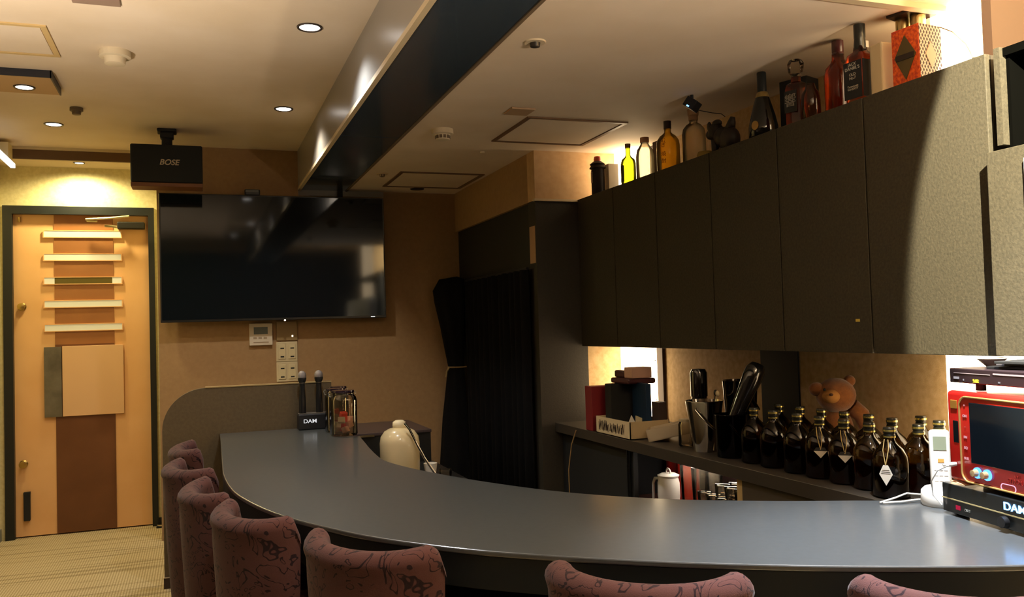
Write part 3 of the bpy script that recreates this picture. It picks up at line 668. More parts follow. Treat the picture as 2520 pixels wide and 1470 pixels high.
for (x, y, h, lb) in ((2.02, 3.52-.10, .17, 'red canister on the rack behind the white jug'), (2.0, 3.29, .19, 'larger red canister on the rack behind the tall glasses')):
    rc = thing('red_canister', lb, 'canister', (x, y, .415), 0, 'red canisters on the rack')
    B().lathe([(0, 0), (.045, 0), (.047, .01), (.047, h-.02), (.04, h), (0, h)], 24).done('body', mat('canister_red', '#b82a1e', .35), rc, smooth=50)
    B().lathe([(0, h), (.036, h), (.036, h+.015), (0, h+.016)], 24).done('lid', mat('lid_pink', '#d9a08c', .5), rc, smooth=50)
shg = B().lathe([(0, .045), (.026, .045), (.028, .043), (.025, .002), (.023, .002), (.025, .040), (0, .041)], 20).done('upturned_glass', GLASS, smooth=50)
k = 0
for iy, y in enumerate((2.585, 2.645, 2.705, 2.765, 2.825)):
    for ix, x in enumerate((1.785, 1.845)):
        n = 4 if iy < 3 else 3
        for z in range(n):
            if iy == 4 and ix == 1: continue
            g = shg if k == 0 else shg.copy()
            if k: COL.objects.link(g)
            g.location = (x, y, .415+z*.046+.001); k += 1
            tag(g, 'small clear glass upturned in the stacks at the right end of the rack', 'glass', 'upturned small glasses stacked on the rack')

# ---- back shelf: folders, boxes
Z = .70
rb_ = thing('red_binder', 'tall dark red binder at the left end of the back shelf', 'binder', (1.735, 3.66, Z))
B().box(-.03, -.035, 0, .16, .035, .205, .003).done('cover', mat('binder_red', '#7e1f26', .45), rb_)
tr = thing('white_box_tray', 'open white carton with scribbled lettering on the back shelf', 'box', (1.80, 3.42, Z))
B().box(-.095, -.165, 0, .095, .165, .004).box(-.095, -.165, 0, -.091, .165, .075).box(.091, -.165, 0, .095, .165, .075).box(-.095, -.165, 0, .095, -.161, .075).box(-.095, .161, 0, .095, .165, .075).done('carton', mat('cream_card', '#d8c49c', .7), tr)
q = B(); rs = random.Random(3)
for w0 in range(7):
    yy = 3.555-.036*w0; P_ = [(1.7045, yy-.028*k_/7+rs.uniform(-.005, .005), Z+.014+.046*(k_ % 2)*rs.uniform(.5, 1)+rs.uniform(0, .006)) for k_ in range(8)]
    q.tube(P_, .0016, 5)
q.done('scribbled_lettering', mat('ink_brown', '#3c2a20', .7), tr, world=True)
bb = tag(B().box(-.05, -.03, 0, .07, .03, .215, .003).done('black_file_box', BLACKM), 'black file box standing at the left inside the white carton', 'file box'); bb.location = (1.80, 3.545, Z+.005)
bf = tag(B().box(-.012, -.085, 0, .012, .080, .222, .002, Matrix.Rotation(-.12, 4, 'Z')).done('blue_folder', mat('folder_blue', '#1c3350', .3)), 'dark blue folder standing in the white carton', 'folder'); bf.location = (1.845, 3.405, Z+.005)
bk = tag(B().box(-.02, -.03, 0, .02, .03, .145, .002).done('brown_card_box', mat('dark_brown_card', '#3a2a26', .6)), 'small dark brown box right of the blue folder', 'box'); bk.location = (1.868, 3.291, Z+.005)
for (x, y, z, r, lb, m_) in ((1.775, 3.385, Z+.03, .7, 'pale card poking diagonally out of the white carton', PAPER), (1.775, 3.31, Z+.035, .1, 'pale yellow note beside the diagonal card in the carton', PLC)):
    n_ = tag(B().box(-.001, -.028, 0, .001, .028, .055, mtx=Matrix.Rotation(r, 4, 'X')).done('paper_note', m_), lb, 'note'); n_.location = (x, y, z)
wt_ = thing('tilted_tray', 'empty white tray tipped against the carton on the back shelf', 'tray', (1.855, 3.155, Z+.020), -.62)
q = B(); R_ = Matrix.Rotation(-.22, 4, 'Y')
q.box(-.10, -.055, 0, .10, .055, .004, mtx=R_).box(-.10, -.055, 0, -.096, .055, .05, mtx=R_).box(.096, -.055, 0, .10, .055, .05, mtx=R_).box(-.10, -.055, 0, .10, -.051, .05, mtx=R_).box(-.10, .051, 0, .10, .055, .05, mtx=R_).done('tray', mat('grey_white_card', '#cfc0a2', .6), wt_)
B().box(.02, .0, .0045, .085, .045, .006, mtx=R_).done('violet_lining', mat('violet_card', '#3a2ad0', .5), wt_)
dr = thing('plum_case', 'dark plum rounded case lying on the file box', 'case', (1.86, 3.52, Z+.2205))
B().box(-.07, -.10, 0, .07, .075, .025, .008).box(-.05, -.02, .025, .05, .075, .058, .008).done('shell', mat('plum_leather', '#4d2a30', .4), dr)
wp = thing('white_package', 'white and pink paper package on top of the plum case', 'package', (1.86, 3.475, Z+.2465))
B().box(-.05, -.055, 0, .05, .02, .048, .003).done('wrap', PINK, wp)
# small glass jar, cord, router
sj = thing('screw_jar', 'small glass jar left of the ice bucket', 'jar', (1.812, 2.985, Z))
B().lathe([(0, .001), (.028, .001), (.031, .006), (.031, .085), (.026, .097), (.024, .097), (.028, .084), (.028, .01), (0, .008)], 24).done('glass_body', GLASS, sj, smooth=50)
B().lathe([(0, .001+.098), (.027, .098), (.027, .106), (0, .107)], 24).done('lid', PLC, sj, smooth=50)
cord = tag(B().tube([(1.99, 3.14, Z+.004), (1.97, 3.12, Z+.07), (1.90, 3.10, Z+.115), (1.885, 3.07, Z+.125), (1.87, 3.05, Z+.09), (1.86, 3.03, Z+.05), (1.87, 3.06, Z+.004)], .003).done('looped_cable', PLW, smooth=60), 'looped white cord between the tipped tray and the glass jar', 'cord')
ad = tag(B().box(-.03, -.02, 0, .03, .02, .05, .004).done('power_adapter', PLB), 'small black adapter behind the glass jar', 'adapter'); ad.location = (2.03, 3.05, Z)
def bucket(name, label, loc, r0, r1, h, m, rz=0):
    t = thing(name, label, 'bucket', loc, rz)
    B().lathe([(0, .001), (r0, .001), (r0*1.03, .006), (r1, h-.004), (r1*1.04, h), (r1*.97, h), (r0*.95, .008), (0, .006)], 36).done('pail', m, t, smooth=45)
    B().tube([(r1*1.02*math.cos(a), r1*1.02*math.sin(a), h-.03-.085*abs(math.sin(a))**1.0 if True else 0) for a in [PI+PI*i/14 for i in range(15)]], .004).done('handle', m, t, smooth=60)
    return t
bucket('ice_bucket', 'polished steel ice bucket with a drop handle on the back shelf', (1.80, 2.83, Z), .043, .070, .192, CHROME, .5)
for (x, y, lb, m_) in ((1.83, 2.81, 'dark spoon standing in the steel ice bucket', DARK), (1.815, 2.775, 'pale wooden spoon standing in the steel ice bucket', PLC)):
    s_ = tag(B().tube([(0, 0, 0), (.012, -.006, .17), (.018, -.009, .205)], [.002, .002, .002], 6).sph(.0195, -.0095, .211, .007, .009, .012, 10, 8).done('bar_spoon', m_, smooth=60), lb, 'spoon', 'spoons in the ice bucket'); s_.location = (x-.01, y+.01, Z+.008)
bc = thing('black_canister', 'tall glossy black canister rising behind the steel ice bucket', 'canister', (1.90, 3.02, Z))
B().lathe([(0, 0), (.034, 0), (.034, .18), (.031, .182), (.031, .188), (.034, .19), (.034, .285), (.027, .299), (0, .302)], 32).done('body', mat('gloss_black', '#0e0f10', .12, coat=.5), bc, smooth=40)
bucket('wine_cooler', 'dark polished cooler behind the ice bucket, taller', (1.955, 2.82, Z), .05, .066, .262, mat('dark_chrome', '#4a4540', .12, metal=1), 1.2)
bucket('black_pail', 'dark shiny pail in front of the cooler, right of the ice bucket', (1.805, 2.665, Z), .052, .058, .155, mat('smoke_chrome', '#26262a', .15, metal=1), .9)
sk = thing('leaning_shaker', 'black shaker leaning out of the dark pail', 'shaker', (1.796, 2.66, .80))
B().lathe([(0, 0), (.022, 0), (.026, .06), (.032, .15), (.036, .20), (.035, .235), (.022, .256), (0, .26)], 28, Vector((.40, -.145, .9)).to_track_quat('Z', 'Y').to_matrix().to_4x4()).done('body', MATS['gloss_black'], sk, smooth=50)
# teddy
td = thing('plush_bear', 'orange plush bear leaning over the jugs before the dark panel', 'soft toy', (2.075, 2.43, Z))
FUR = mat('orange_plush', '#8c5422', .95, noise=(60, '#7a461a', .6), bump=(300, .6), sheen=.4)
cv_ = Vector((-.65, -.76, 0)); lv_ = Vector((-.90, .40, 0)); hc = Vector((0, 0, .222))
def sp_(q, v, r): q.sph(v.x, v.y, v.z, *r)
q = B(); q.sph(.01, .01, .09, .055, .055, .09); sp_(q, hc, (.066, .066, .060)); sp_(q, hc+lv_*.066+Vector((0, 0, .022)), (.026, .026, .024)); sp_(q, hc-lv_*.048+Vector((0, 0, .048)), (.020, .020, .020))
a_ = hc-lv_*.05-Vector((0, 0, .04))
q.tube([a_, a_-lv_*.035+Vector((0, 0, -.03)), a_-lv_*.05+Vector((0, 0, -.075)), a_-lv_*.05+Vector((0, 0, -.10))], [.03, .028, .024, .018], 12)
q.done('body', FUR, td, smooth=180)
m_ = hc+cv_*.050+lv_*.016; q = B(); sp_(q, m_, (.030, .030, .024)); q.done('muzzle', mat('light_plush', '#b07a3c', .95, bump=(300, .5)), td, smooth=180)
n_ = m_+cv_*.028+Vector((0, 0, .008)); q = B(); sp_(q, n_, (.007, .007, .005)); q.done('nose', mat('brown_plush', '#4a2a18', .6), td, smooth=180)
q = B()
for k in (-1, 1): sp_(q, hc+cv_*.056+lv_*(.012+.026*k)+Vector((0, 0, .024)), (.005, .005, .005))
q.done('eyes', BLACKM, td, smooth=180)

# ---- jugs
def make_jug(tagkind):
    t = thing('whisky_jug', '', 'bottle')
    B().lathe([(0, 0), (.040, 0), (.047, .006), (.0475, .095), (.045, .112), (.034, .132), (.0185, .147), (.0135, .155), (.013, .172), (0, .172)], 32).done('glass_body', JUGG, t, smooth=50)
    B().lathe([(0, .004), (.041, .004), (.0435, .009), (.0435, .088), (0, .088)], 28).done('whisky', bottle('whisky', '#a8803c', .25, .2), t, smooth=50)
    c_ = B().lathe([(0, .160), (.0155, .160), (.0155, .168), (.0145, .169), (.0145, .172), (.016, .173), (.016, .186), (.0145, .188), (0, .188)], 24).done('cap', mat('cap_black', '#1c1c16', .3, metal=.3), t, smooth=40)
    B().lathe([(.0157, .1612), (.0162, .1612), (.0162, .1655), (.0157, .1655)], 24).lathe([(.0162, .177), (.0167, .177), (.0167, .182), (.0162, .182)], 24).done('gold_band', mat('cap_gold', '#c9b868', .25, metal=.9), c_)
    if tagkind:
        B().tube([(-.016, 0, .156), (-.036, -.006, .136), (-.049, -.004, .110), (-.0505, 0, .092)], .0011, 6).tube([(-.013, .01, .156), (-.040, .008, .130), (-.0505, 0, .092)], .0011, 6).done('string', mat('string', '#b89c62', .8), t)
    if tagkind == 1:
        T_ = Matrix(((0, 0, -1, -.0495), (-1, 0, 0, 0), (0, 1, 0, 0), (0, 0, 0, 1)))
        B().prism([(-.019, .088), (-.012, .098), (.012, .098), (.019, .088)], 0, .0012, T_).done('tag_top', mat('tag_dark', '#26241e', .6), t)
        B().prism([(0, .066), (.0195, .0875), (-.0195, .0875)], 0, .0012, T_).done('tag', PAPER, t)
    if tagkind == 2:
        T_ = Matrix(((0, 0, -1, -.0495), (-1, 0, 0, 0), (0, 1, 0, 0), (0, 0, 0, 1)))
        tg_ = B().prism([(0, .038), (.017, .068), (.009, .086), (.006, .092), (-.006, .092), (-.009, .086), (-.017, .068)], 0, .0012, T_).done('tag', PAPER, t)
        B().box(-.0513, -.012, .0695, -.0507, .012, .0705).box(-.0513, -.011, .074, -.0507, .011, .075).box(-.0513, -.009, .0785, -.0507, .009, .0795).done('tag_lines', BLACKM, tg_)
    return t
protos = {k_: None for k_ in (0, 1, 2)}
JG = [(1.80, 2.520, 0, 'brown glass jug at the left end of the front row'), (1.80, 2.415, 0, 'brown glass jug in the front row, second from the left end'),
      (1.80, 2.292, 0, 'brown glass jug in the front row below the plush bear arm'), (1.80, 2.187, 1, 'brown glass jug with a white triangle tag, leftmost of the tagged ones'),
      (1.80, 2.080, 1, 'brown glass jug with a white triangle tag, in the middle of the front row'), (1.80, 1.977, 0, 'untagged brown jug between the triangle tag and the diamond tag'),
      (1.763, 1.862, 2, 'brown glass jug with a long diamond tag, nearest of all'), (1.872, 1.868, 0, 'brown glass jug right behind the one with the diamond tag'),
      (1.985, 1.905, 0, 'brown glass jug beside the white phone, half hidden by the red machine'),
      (1.95, 2.580, 0, 'brown glass jug in the back row farthest to the left'), (1.95, 2.465, 0, 'brown glass jug in the back row below the plush bear'),
      (1.95, 2.357, 0, 'brown glass jug in the back row at the plush bear paw'), (1.95, 2.249, 0, 'brown glass jug in the back row just right of the bear'),
      (1.95, 2.142, 0, 'brown glass jug in the back row, second right of the bear'), (1.93, 2.025, 0, 'brown glass jug in the back row, third right of the bear'),
      (2.035, 2.020, 0, 'brown glass jug in the back row nearest the right light column')]
for x, y, k_, lb in JG:
    if protos[k_] is None: protos[k_] = o = make_jug(k_)
    else: o = copy_tree(protos[k_])
    face = 0.0 if k_ == 0 else math.atan2(y, x)-PI/2*0
    # the tag side (local -X) turns towards the seats
    put(o, (x, y, Z), (math.atan2(y, x) if k_ else random.uniform(-1, 1)) - (.25 if k_ == 2 else 0), lb, 'brown glass whisky jugs on the back shelf')

# ---- right end of the counter: phone, amplifier, red machine, player
ph = thing('cordless_phone', 'white cordless phone in its round cradle at the right end of the counter', 'phone', (1.742, 1.672, .715), -.75)
B().lathe([(0, 0), (.046, 0), (.050, .008), (.048, .036), (.040, .044), (0, .044)], 32).done('cradle', PLW, ph, smooth=50)
Rm = Matrix.Translation((0, .008, .035)) @ Matrix.Rotation(-.16, 4, 'X')
hs = B().box(-.024, -.012, 0, .024, .014, .150, .009, Rm, 3).done('handset', PLW, ph, smooth=60)
B().box(-.015, -.0130, .098, .015, -.0118, .132, mtx=Rm).done('display', mat('lcd_green', '#8c947c', .3), hs)
B().box(-.006, -.0130, .068, .008, -.0118, .077, mtx=Rm).done('orange_key', mat('orange_key', '#e39a4c', .5), hs)
q = B()
for i in range(3):
    for j in range(3): q.box(-.015+.011*i, -.0128, .022+.013*j, -.007+.011*i, -.0118, .030+.013*j, mtx=Rm)
q.done('keys', mat('key_grey', '#d6d2cc', .5), hs)

U = Vector((-.17, -.985, 0)).normalized(); V = Vector((-U.y, U.x, 0))   # along the machine fronts, and into them
V = Vector((.985, -.17, 0)).normalized()
ang = math.atan2(V.y, V.x)
def dev(name, label, cat, o):  # local axes: x into the machine, y towards the far side; the front face is x=0, running to -y
    return thing(name, label, cat, o, ang)
am = dev('karaoke_amplifier', 'wide black amplifier with a gold line and blue lit letters, under the red machine', 'amplifier', (1.672, 1.604, .715))
B().box(0, -.43, .007, .30, 0, .074, .002).done('case', mat('amp_black', '#141819', .3), am)
B().box(-.0015, -.43, .038, .0005, 0, .0405).done('gold_line', mat('pale_gold', '#cfc08c', .35, metal=.5), am)
for (x, y) in ((.03, -.03), (.03, -.40), (.27, -.03), (.27, -.40)): B().cyl(x, y, 0, .007, .014, 16).done('foot', BLACKM, am)
LX, LY = -V, U   # letters read along the front
def front(o, y, z, dx=-.0012): return o + U*y + Vector((0, 0, z)) + V*dx
A0 = Vector((1.672, 1.604, .715))
text('DAM', .024, front(A0, .232, .056), U, (0, 0, 1), emit('dam_blue', (.16, .45, 1.0), 7), 'logo', am, bold=.0002, sxy=(1.25, 1))
text('CLUB', .008, front(A0, .085, .022), U, (0, 0, 1), mat('grey_print', '#6a6c66', .5), 'print', am)
B().box(-.0015, -.061, .018, 0, -.047, .028).done('red_display', emit('red_led', (.5, .02, .06), .9), am)
B().lathe([(0, 0), (.013, 0), (.012, .012), (0, .013)], 24, Matrix.Translation((0, -.203, .022)) @ Matrix.Rotation(-PI/2, 4, 'Y')).done('knob', PLB, am, smooth=40)
rm = dev('karaoke_remote_station', 'red machine with a gold outlined dark screen stacked on the amplifier', 'karaoke machine', (1.678, 1.592, .7895))
R0 = Vector((1.678, 1.592, .7895))
B().box(.002, -.40, .008, .16, -.004, .220, .010, seg=3).done('case', RED, rm, smooth=40)
B().box(.02, -.005, .01, .16, .002, .218, .002).done('gold_side', mat('gold_side', '#b58f48', .35, metal=.4), rm)
B().box(.03, -.35, 0, .14, -.08, .008).done('stand', BLACKM, rm)
pts = [(-.056, .2)] 
def rrect(y0, z0, y1, z1, r, n=6):
    P = []
    for cy, cz, a0 in ((y1-r, z1-r, 0), (y0+r, z1-r, 90), (y0+r, z0+r, 180), (y1-r, z0+r, 270)):
        for i in range(n+1): a = math.radians(a0+90*i/n); P.append((cy+r*math.cos(a), cz+r*math.sin(a)))
    return P
loop = rrect(-.395, .012, -.050, .208, .022); loop.append(loop[0])
B().tube([(.001, y, z) for y, z in loop], .0025, 8, False).done('gold_outline', GOLD, rm, smooth=60)
B().box(.0, -.36, .058, .003, -.083, .196, .001).done('screen', SCREEN, rm)
B().box(.0, -.042, .178, .004, -.020, .198, .001).done('gold_badge', mat('badge_gold', '#b58338', .4, metal=.5), rm)
B().box(.001, -.043, .098, .004, -.025, .150, .0015).done('sensor_window', mat('window_black', '#0c1416', .15), rm)
for j, sym in enumerate(('+', 'ON', '-', 'FN', 'EQ', 'SUB')):
    text(sym, .0085, front(R0, .066, .188-.0245*j, .0015), U, (0, 0, 1), emit('pink_print', (1, .45, .5), .8), 'button_mark', rm)
text('LIVE', .010, front(R0, .222, .048, .0015), U, (0, 0, 1), mat('dark_red_print', '#7a2018', .4), 'title', rm)
text('STADIUM', .014, front(R0, .222, .036, .0015), U, (0, 0, 1), mat('dark_red_print', '#7a2018', .4), 'title', rm)
for y in (.102, .133):
    Tk = Matrix.Translation((.002, -y, .038)) @ Matrix.Rotation(-PI/2, 4, 'Y')
    g_ = B().lathe([(0, 0), (.0125, 0), (.0125, .004), (.0100, .005), (0, .005)], 24, Tk).done('glow_ring', emit('blue_glow', (.10, .35, 1.0), 2.6), rm)
    B().lathe([(0, .005), (.0085, .005), (.0075, .016), (0, .017)], 24, Tk).done('dial', mat('champagne', '#d8b98a', .3, metal=.6), g_, smooth=40)
lp2 = rrect(-.215, .013, -.172, .027, .007); lp2.append(lp2[0])
B().tube([(.0015, y, z) for y, z in lp2], .0011, 6, False).done('ring_mark', emit('pink_line', (1, .6, .8), 1.1), rm)
B().tube([(.002, -.030, .048), (-.008, -.028, .047), (-.026, -.02, .045)], [.0045, .0055, .003], 10).done('white_plug', PLW, rm, smooth=60)
pc = tag(B().box(0, 0, 0, .06, .05, .0015, mtx=Matrix.Rotation(.08, 4, 'X')).done('tape_strip', mat('tan_tape', '#d8b080', .7)), 'torn tan card tucked under the left corner of the red machine', 'card'); pc.location = (1.668, 1.535, .7905); pc.rotation_euler = (0, 0, ang)
dv = dev('disc_player', 'slim black disc player with yellow clock digits, on top of the red machine', 'disc player', (1.705, 1.598, 1.0105))
D0 = Vector((1.705, 1.598, 1.0105))
B().box(0, -.36, .016, .20, 0, .050, .002).done('case', mat('player_plum', '#231a1e', .3), dv)
B().box(-.001, -.135, .0385, .001, -.016, .0400).done('disc_slot', mat('slot_grey', '#8a8084', .3), dv)
B().box(-.001, -.34, .040, .001, -.145, .0435).done('silver_strip', mat('silver_strip', '#c8b8c4', .25, metal=.6), dv)
for (x, y) in ((.02, -.08), (.02, -.30), (.17, -.08), (.17, -.30)): B().cyl(x, y, 0, .016, .011, 16).done('foot', BLACKM, dv)
text('5:02', .011, front(D0, .090, .023), U, (0, 0, 1), emit('amber_digits', (1, .8, .05), 2.5), 'clock_digits', dv)
text('HDMI', .007, front(D0, .025, .0275), U, (0, 0, 1), emit('pale_print', (.8, .75, .8), .6), 'print', dv, bold=.0004)
B().box(-.001, -.050, .022, .001, -.047, .026).box(-.001, -.166, .022, .001, -.160, .0255).done('buttons', emit('pale_print', (.8, .75, .8), .6), dv)
bo = thing('grey_dish', 'small grey dish on top of the disc player', 'dish', (1.80, 1.56, 1.0605))
B().lathe([(0, 0), (.012, 0), (.034, .020), (.032, .021), (.010, .002), (0, .002)], 24).done('bowl', mat('grey_dish', '#8d8170', .5), bo, smooth=50)
for i, (x, y, r) in enumerate(((1.80, 1.40, .05), (1.81, 1.385, -.06), (1.79, 1.37, .1))):
    o = tag(B().box(-.075, -.12, 0, .075, .11, .006, .001).done('black_booklet', [PLB, mat('booklet_grey', '#4c4a4e', .4), BLACKM][i]), ['black booklet lowest of three on the disc player', 'grey booklet in the middle of the pile on the disc player', 'black booklet topmost on the disc player'][i], 'booklet', 'booklets on the disc player')
    o.location = (x, y, 1.061+.0065*i); o.rotation_euler = (0, 0, r)
for pts_, lb in (([(1.80, 1.74, .719), (1.70, 1.745, .735), (1.66, 1.742, .728), (1.615, 1.748, .719)], 'white cable looping on the counter left of the phone, upper one'),
                 ([(1.79, 1.715, .719), (1.71, 1.722, .722), (1.66, 1.728, .720), (1.62, 1.742, .719)], 'white cable lying flat on the counter left of the phone, lower one')):
    tag(B().tube(pts_, .0024, 8).done('white_cable', PLW, smooth=60), lb, 'cable', 'white cables by the phone')
tag(B().tube([(1.654, 1.565, .835), (1.645, 1.59, .82), (1.65, 1.615, .79), (1.662, 1.622, .755), (1.665, 1.60, .735)], .0016, 8).done('thin_cable', PLW, smooth=60), 'thin white cable hanging from the white plug of the red machine', 'cable')

# ================================================================ ROW ON TOP OF THE CUPBOARDS
ZT = ZC1+.002
def bot(name, label, cat, x, y, rz=0): return thing(name, label, cat, (x, y, ZT), rz)
t = bot('wrapped_bottle', 'dark bottle wrapped in dark cloth with a red tied top, farthest on the cupboards', 'bottle', 1.93, 3.94)
B().lathe([(0, 0), (.031, 0), (.034, .01), (.034, .13), (.030, .155), (.016, .175), (.014, .185), (0, .185)], 28).done('body', mat('indigo_cloth', '#1c1a26', .7), t, smooth=50)
q = B().lathe([(.033, .140), (.044, .146), (.035, .160), (.041, .166), (.022, .180), (0, .184)], 9); 
q.done('cloth_collar', mat('dark_cloth', '#241c1e', .9), t, smooth=40)
B().lathe([(0, .178), (.017, .178), (.019, .190), (.016, .205), (0, .209)], 20).done('red_top', mat('red_wax', '#b5503a', .5), t, smooth=50)
B().box(-.0355, -.008, .07, -.0335, .008, .125).done('label_mark', mat('grey_mark', '#8c8078', .6), t)
t = bot('white_carton', 'narrow white carton right of the cloth wrapped bottle', 'carton', 2.00, 3.93)
B().box(-.028, -.028, 0, .028, .028, .165, .001).done('carton_body', PAPER, t)
t = bot('green_bottle', 'small yellow green glass bottle with a dark label', 'bottle', 1.935, 3.62)
B().lathe([(0, .001), (.032, .001), (.036, .008), (.036, .108), (.031, .128), (.015, .142), (.012, .150), (.0115, .185), (0, .185)], 28).done('glass_body', bottle('lime_glass', '#e4ec60', .4), t, smooth=50)
B().lathe([(0, .183), (.0135, .183), (.0135, .203), (0, .204)], 20).done('cap', mat('cap_brown', '#8a6a48', .4), t, smooth=40)
q = B().lathe([(.0366, .02), (.0366, .098)], 32)
bmesh.ops.delete(q.bm, geom=[f for f in q.bm.faces if f.calc_center_median().x > -.012 or f.calc_center_median().y < -.02], context='FACES')
q.done('label', mat('label_dark', '#3a3420', .6), t, smooth=60)
t = bot('clear_bottle', 'pale plastic bottle with a pinkish cap between the green and golden ones', 'bottle', 1.945, 3.475)
B().lathe([(0, .001), (.038, .001), (.042, .008), (.042, .115), (.036, .145), (.019, .170), (.017, .180), (0, .180)], 28).done('body', bottle('pale_peach_glass', '#fff8e4', .5), t, smooth=50)
B().lathe([(0, .178), (.0205, .178), (.0205, .202), (0, .204)], 24).done('cap', mat('pink_cap', '#c99a78', .5), t, smooth=40)
t = bot('dark_box', 'thin dark box standing behind the pale bottle', 'box', 2.04, 3.53)
B().box(-.01, -.022, 0, .01, .022, .20, .001).done('box_body', mat('maroon_card', '#4a2620', .6), t)
t = bot('golden_bottle', 'golden yellow bottle with a black cap and dark brush characters', 'bottle', 1.925, 3.235)
gb = B().lathe([(0, .001), (.046, .001), (.050, .008), (.050, .115), (.047, .135), (.036, .153), (.020, .165), (.0145, .172), (.0145, .190), (0, .190)], 32).done('glass_body', bottle('golden_glass', '#ffdc6a', .45), t, smooth=50)
B().lathe([(0, .186), (.0165, .186), (.0165, .220), (0, .221)], 24).done('cap', mat('cap_dark', '#2c201c', .45), t, smooth=40)
bd = Vector((-.80, -.60, 0)).normalized(); xd = Vector((0, 0, 1)).cross(bd)
xd = Vector((-bd.y, bd.x, 0))*-1
xd = Vector((0, 0, 1)).cross(bd)
for i, ch in enumerate(('むぎ', '焼', '酎')):
    zz = [.118, .070, .040][i]
    text('\n'.join(ch), .022, Vector((1.925, 3.235, ZT+zz)) + bd*.0515, xd, (0, 0, 1), mat('brush_ink', '#4a1c12', .6), 'brush_character', t, ext=.0005)
t = bot('frosted_bottle', 'tall clear ribbed bottle with a cork stopper', 'bottle', 1.935, 3.045)
q = B().lathe([(0, .001), (.044, .001), (.048, .008), (.048, .120), (.044, .142), (.030, .160), (.017, .168), (.016, .180), (0, .180)], 48)
for v in q.bm.verts:
    a = math.atan2(v.co.y, v.co.x); k_ = 1+.018*math.cos(a*24) if v.co.z < .15 else 1
    v.co.x *= k_; v.co.y *= k_
q.done('glass_body', bottle('straw_glass', '#fff4dc', .4), t, smooth=50)
B().lathe([(0, .178), (.019, .178), (.0195, .198), (.022, .199), (.0235, .222), (0, .224)], 24).done('stopper', mat('cork_brown', '#a07c5c', .5), t, smooth=40)
t = bot('tiny_glass', 'tiny upturned glass between the ribbed bottle and the dark figurine', 'glass', 2.0, 2.965)
B().lathe([(0, .001), (.014, .001), (.016, .045), (.012, .06), (0, .062)], 20).done('bowl', mat('amber_small', '#8c5a38', .1, trans=.6), t, smooth=50)
# figurine: dark carved dog
t = bot('dog_figurine', 'dark carved dog figurine in the middle of the cupboard tops', 'figurine', 1.935, 2.84)
DK = mat('dark_bronze', '#2c2420', .5, noise=(40, '#201a18', .6))
q = B(); q.sph(0, -.045, .045, .035, .05, .05); q.sph(0, .0, .065, .032, .045, .04); q.sph(0, .045, .098, .030, .032, .034); q.sph(0, .078, .092, .02, .026, .02)
q.sph(0, .035, .128, .018, .022, .014); q.sph(-.02, .06, .118, .008, .012, .02); q.tube([(0, -.045, .08), (0, -.062, .11), (0, -.07, .128)], [.022, .016, .009], 10)
for (x, y) in ((-.018, .03), (.018, .03), (-.018, -.06), (.018, -.06)): q.tube([(x, y, 0), (x, y, .06)], [.012, .014], 10)
q.done('body', DK, t, smooth=180)
t = bot('yellow_cloth', 'small mustard cushion under the front of the dark figurine', 'cushion', 1.915, 2.935)
B().lathe([(0, 0), (.03, 0), (.034, .012), (.028, .026), (0, .030)], 20).done('pad', mat('mustard', '#8a7434', .8), t, smooth=60)
# hanging device + cord
t = thing('hanging_camera', 'small black cube with a blue light stuck to the ceiling on a cord', 'camera', (1.86, 2.93, 2.09))
Rc = Matrix.Translation((0, 0, -.038)) @ Matrix.Rotation(.5, 4, 'Y') @ Matrix.Rotation(.45, 4, 'X') @ Matrix.Rotation(.5, 4, 'Z')
B().box(-.02, -.028, -.02, .02, .028, .02, .002, Rc).done('cube', PLB, t)
B().cyl(0, 0, -.020, 0, .006, 12).done('mount', BLACKM, t)
B().box(-.0215, -.008, -.017, -.0195, .004, -.012, mtx=Rc).done('blue_light', emit('blue_led', (.1, .35, 1), 8), t)
tag(B().tube([(1.862, 2.915, 2.028), (1.875, 2.875, 2.012), (1.89, 2.84, 1.998), (1.905, 2.80, 1.985), (1.915, 2.79, 1.972)], .0016, 6).done('device_cord', BLACKM, smooth=60), 'thin dark cord from the ceiling cube down to the figurine', 'cord')
t = bot('champagne_bottle', 'black bell shaped bottle with a gold oval seal', 'bottle', 1.935, 2.585)
B().lathe([(0, .001), (.044, .001), (.052, .010), (.052, .045), (.044, .085), (.033, .125), (.024, .155), (.0165, .170), (.0145, .185), (0, .186)], 32).done('glass_body', mat('black_glass', '#0c0f0e', .08, coat=.4), t, smooth=60)
B().lathe([(.0240, .152), (.0255, .152), (.0200, .170), (.0175, .172)], 24).done('neck_band', mat('pale_foil', '#a8925c', .35, metal=.6), t, smooth=60)
B().lathe([(0, .180), (.0165, .168), (.0165, .242), (.0150, .245), (0, .246)], 24).done('foil', mat('blue_black_foil', '#1a232b', .4), t, smooth=40)
dd = Vector((-1.93, -2.585, 0)).normalized(); T_ = Matrix.Translation(Vector((0, 0, .045))+Vector((-.049, -.019, 0))) @ Vector((-.93, -.36, .05)).to_track_quat('Z', 'Y').to_matrix().to_4x4()
B().lathe([(0, 0), (.017, 0), (.0165, .003), (0, .0035)], 24, T_, sx=.8, sy=1).done('oval_seal', mat('seal_gold', '#a8874a', .4, metal=.4), t, smooth=50)
t = bot('black_gift_box', 'tall black carton behind the bell shaped bottle', 'carton', 2.07, 2.55)
B().box(-.04, -.055, 0, .04, .055, .215, .001, Matrix.Rotation(.35, 4, 'Z')).done('carton_body', mat('black_card', '#14191c', .4), t)
t = bot('decanter', 'square whisky decanter with a faceted glass stopper and black label', 'decanter', 1.925, 2.385)
AMB = bottle('amber_glass', '#cc7c50', .3)
B().lathe([(0, .001), (.036, .001), (.038, .006), (.038, .128), (.033, .144), (.018, .152), (.016, .170), (0, .170)], 8, sq=.0).done('glass_body', AMB, t, smooth=20)
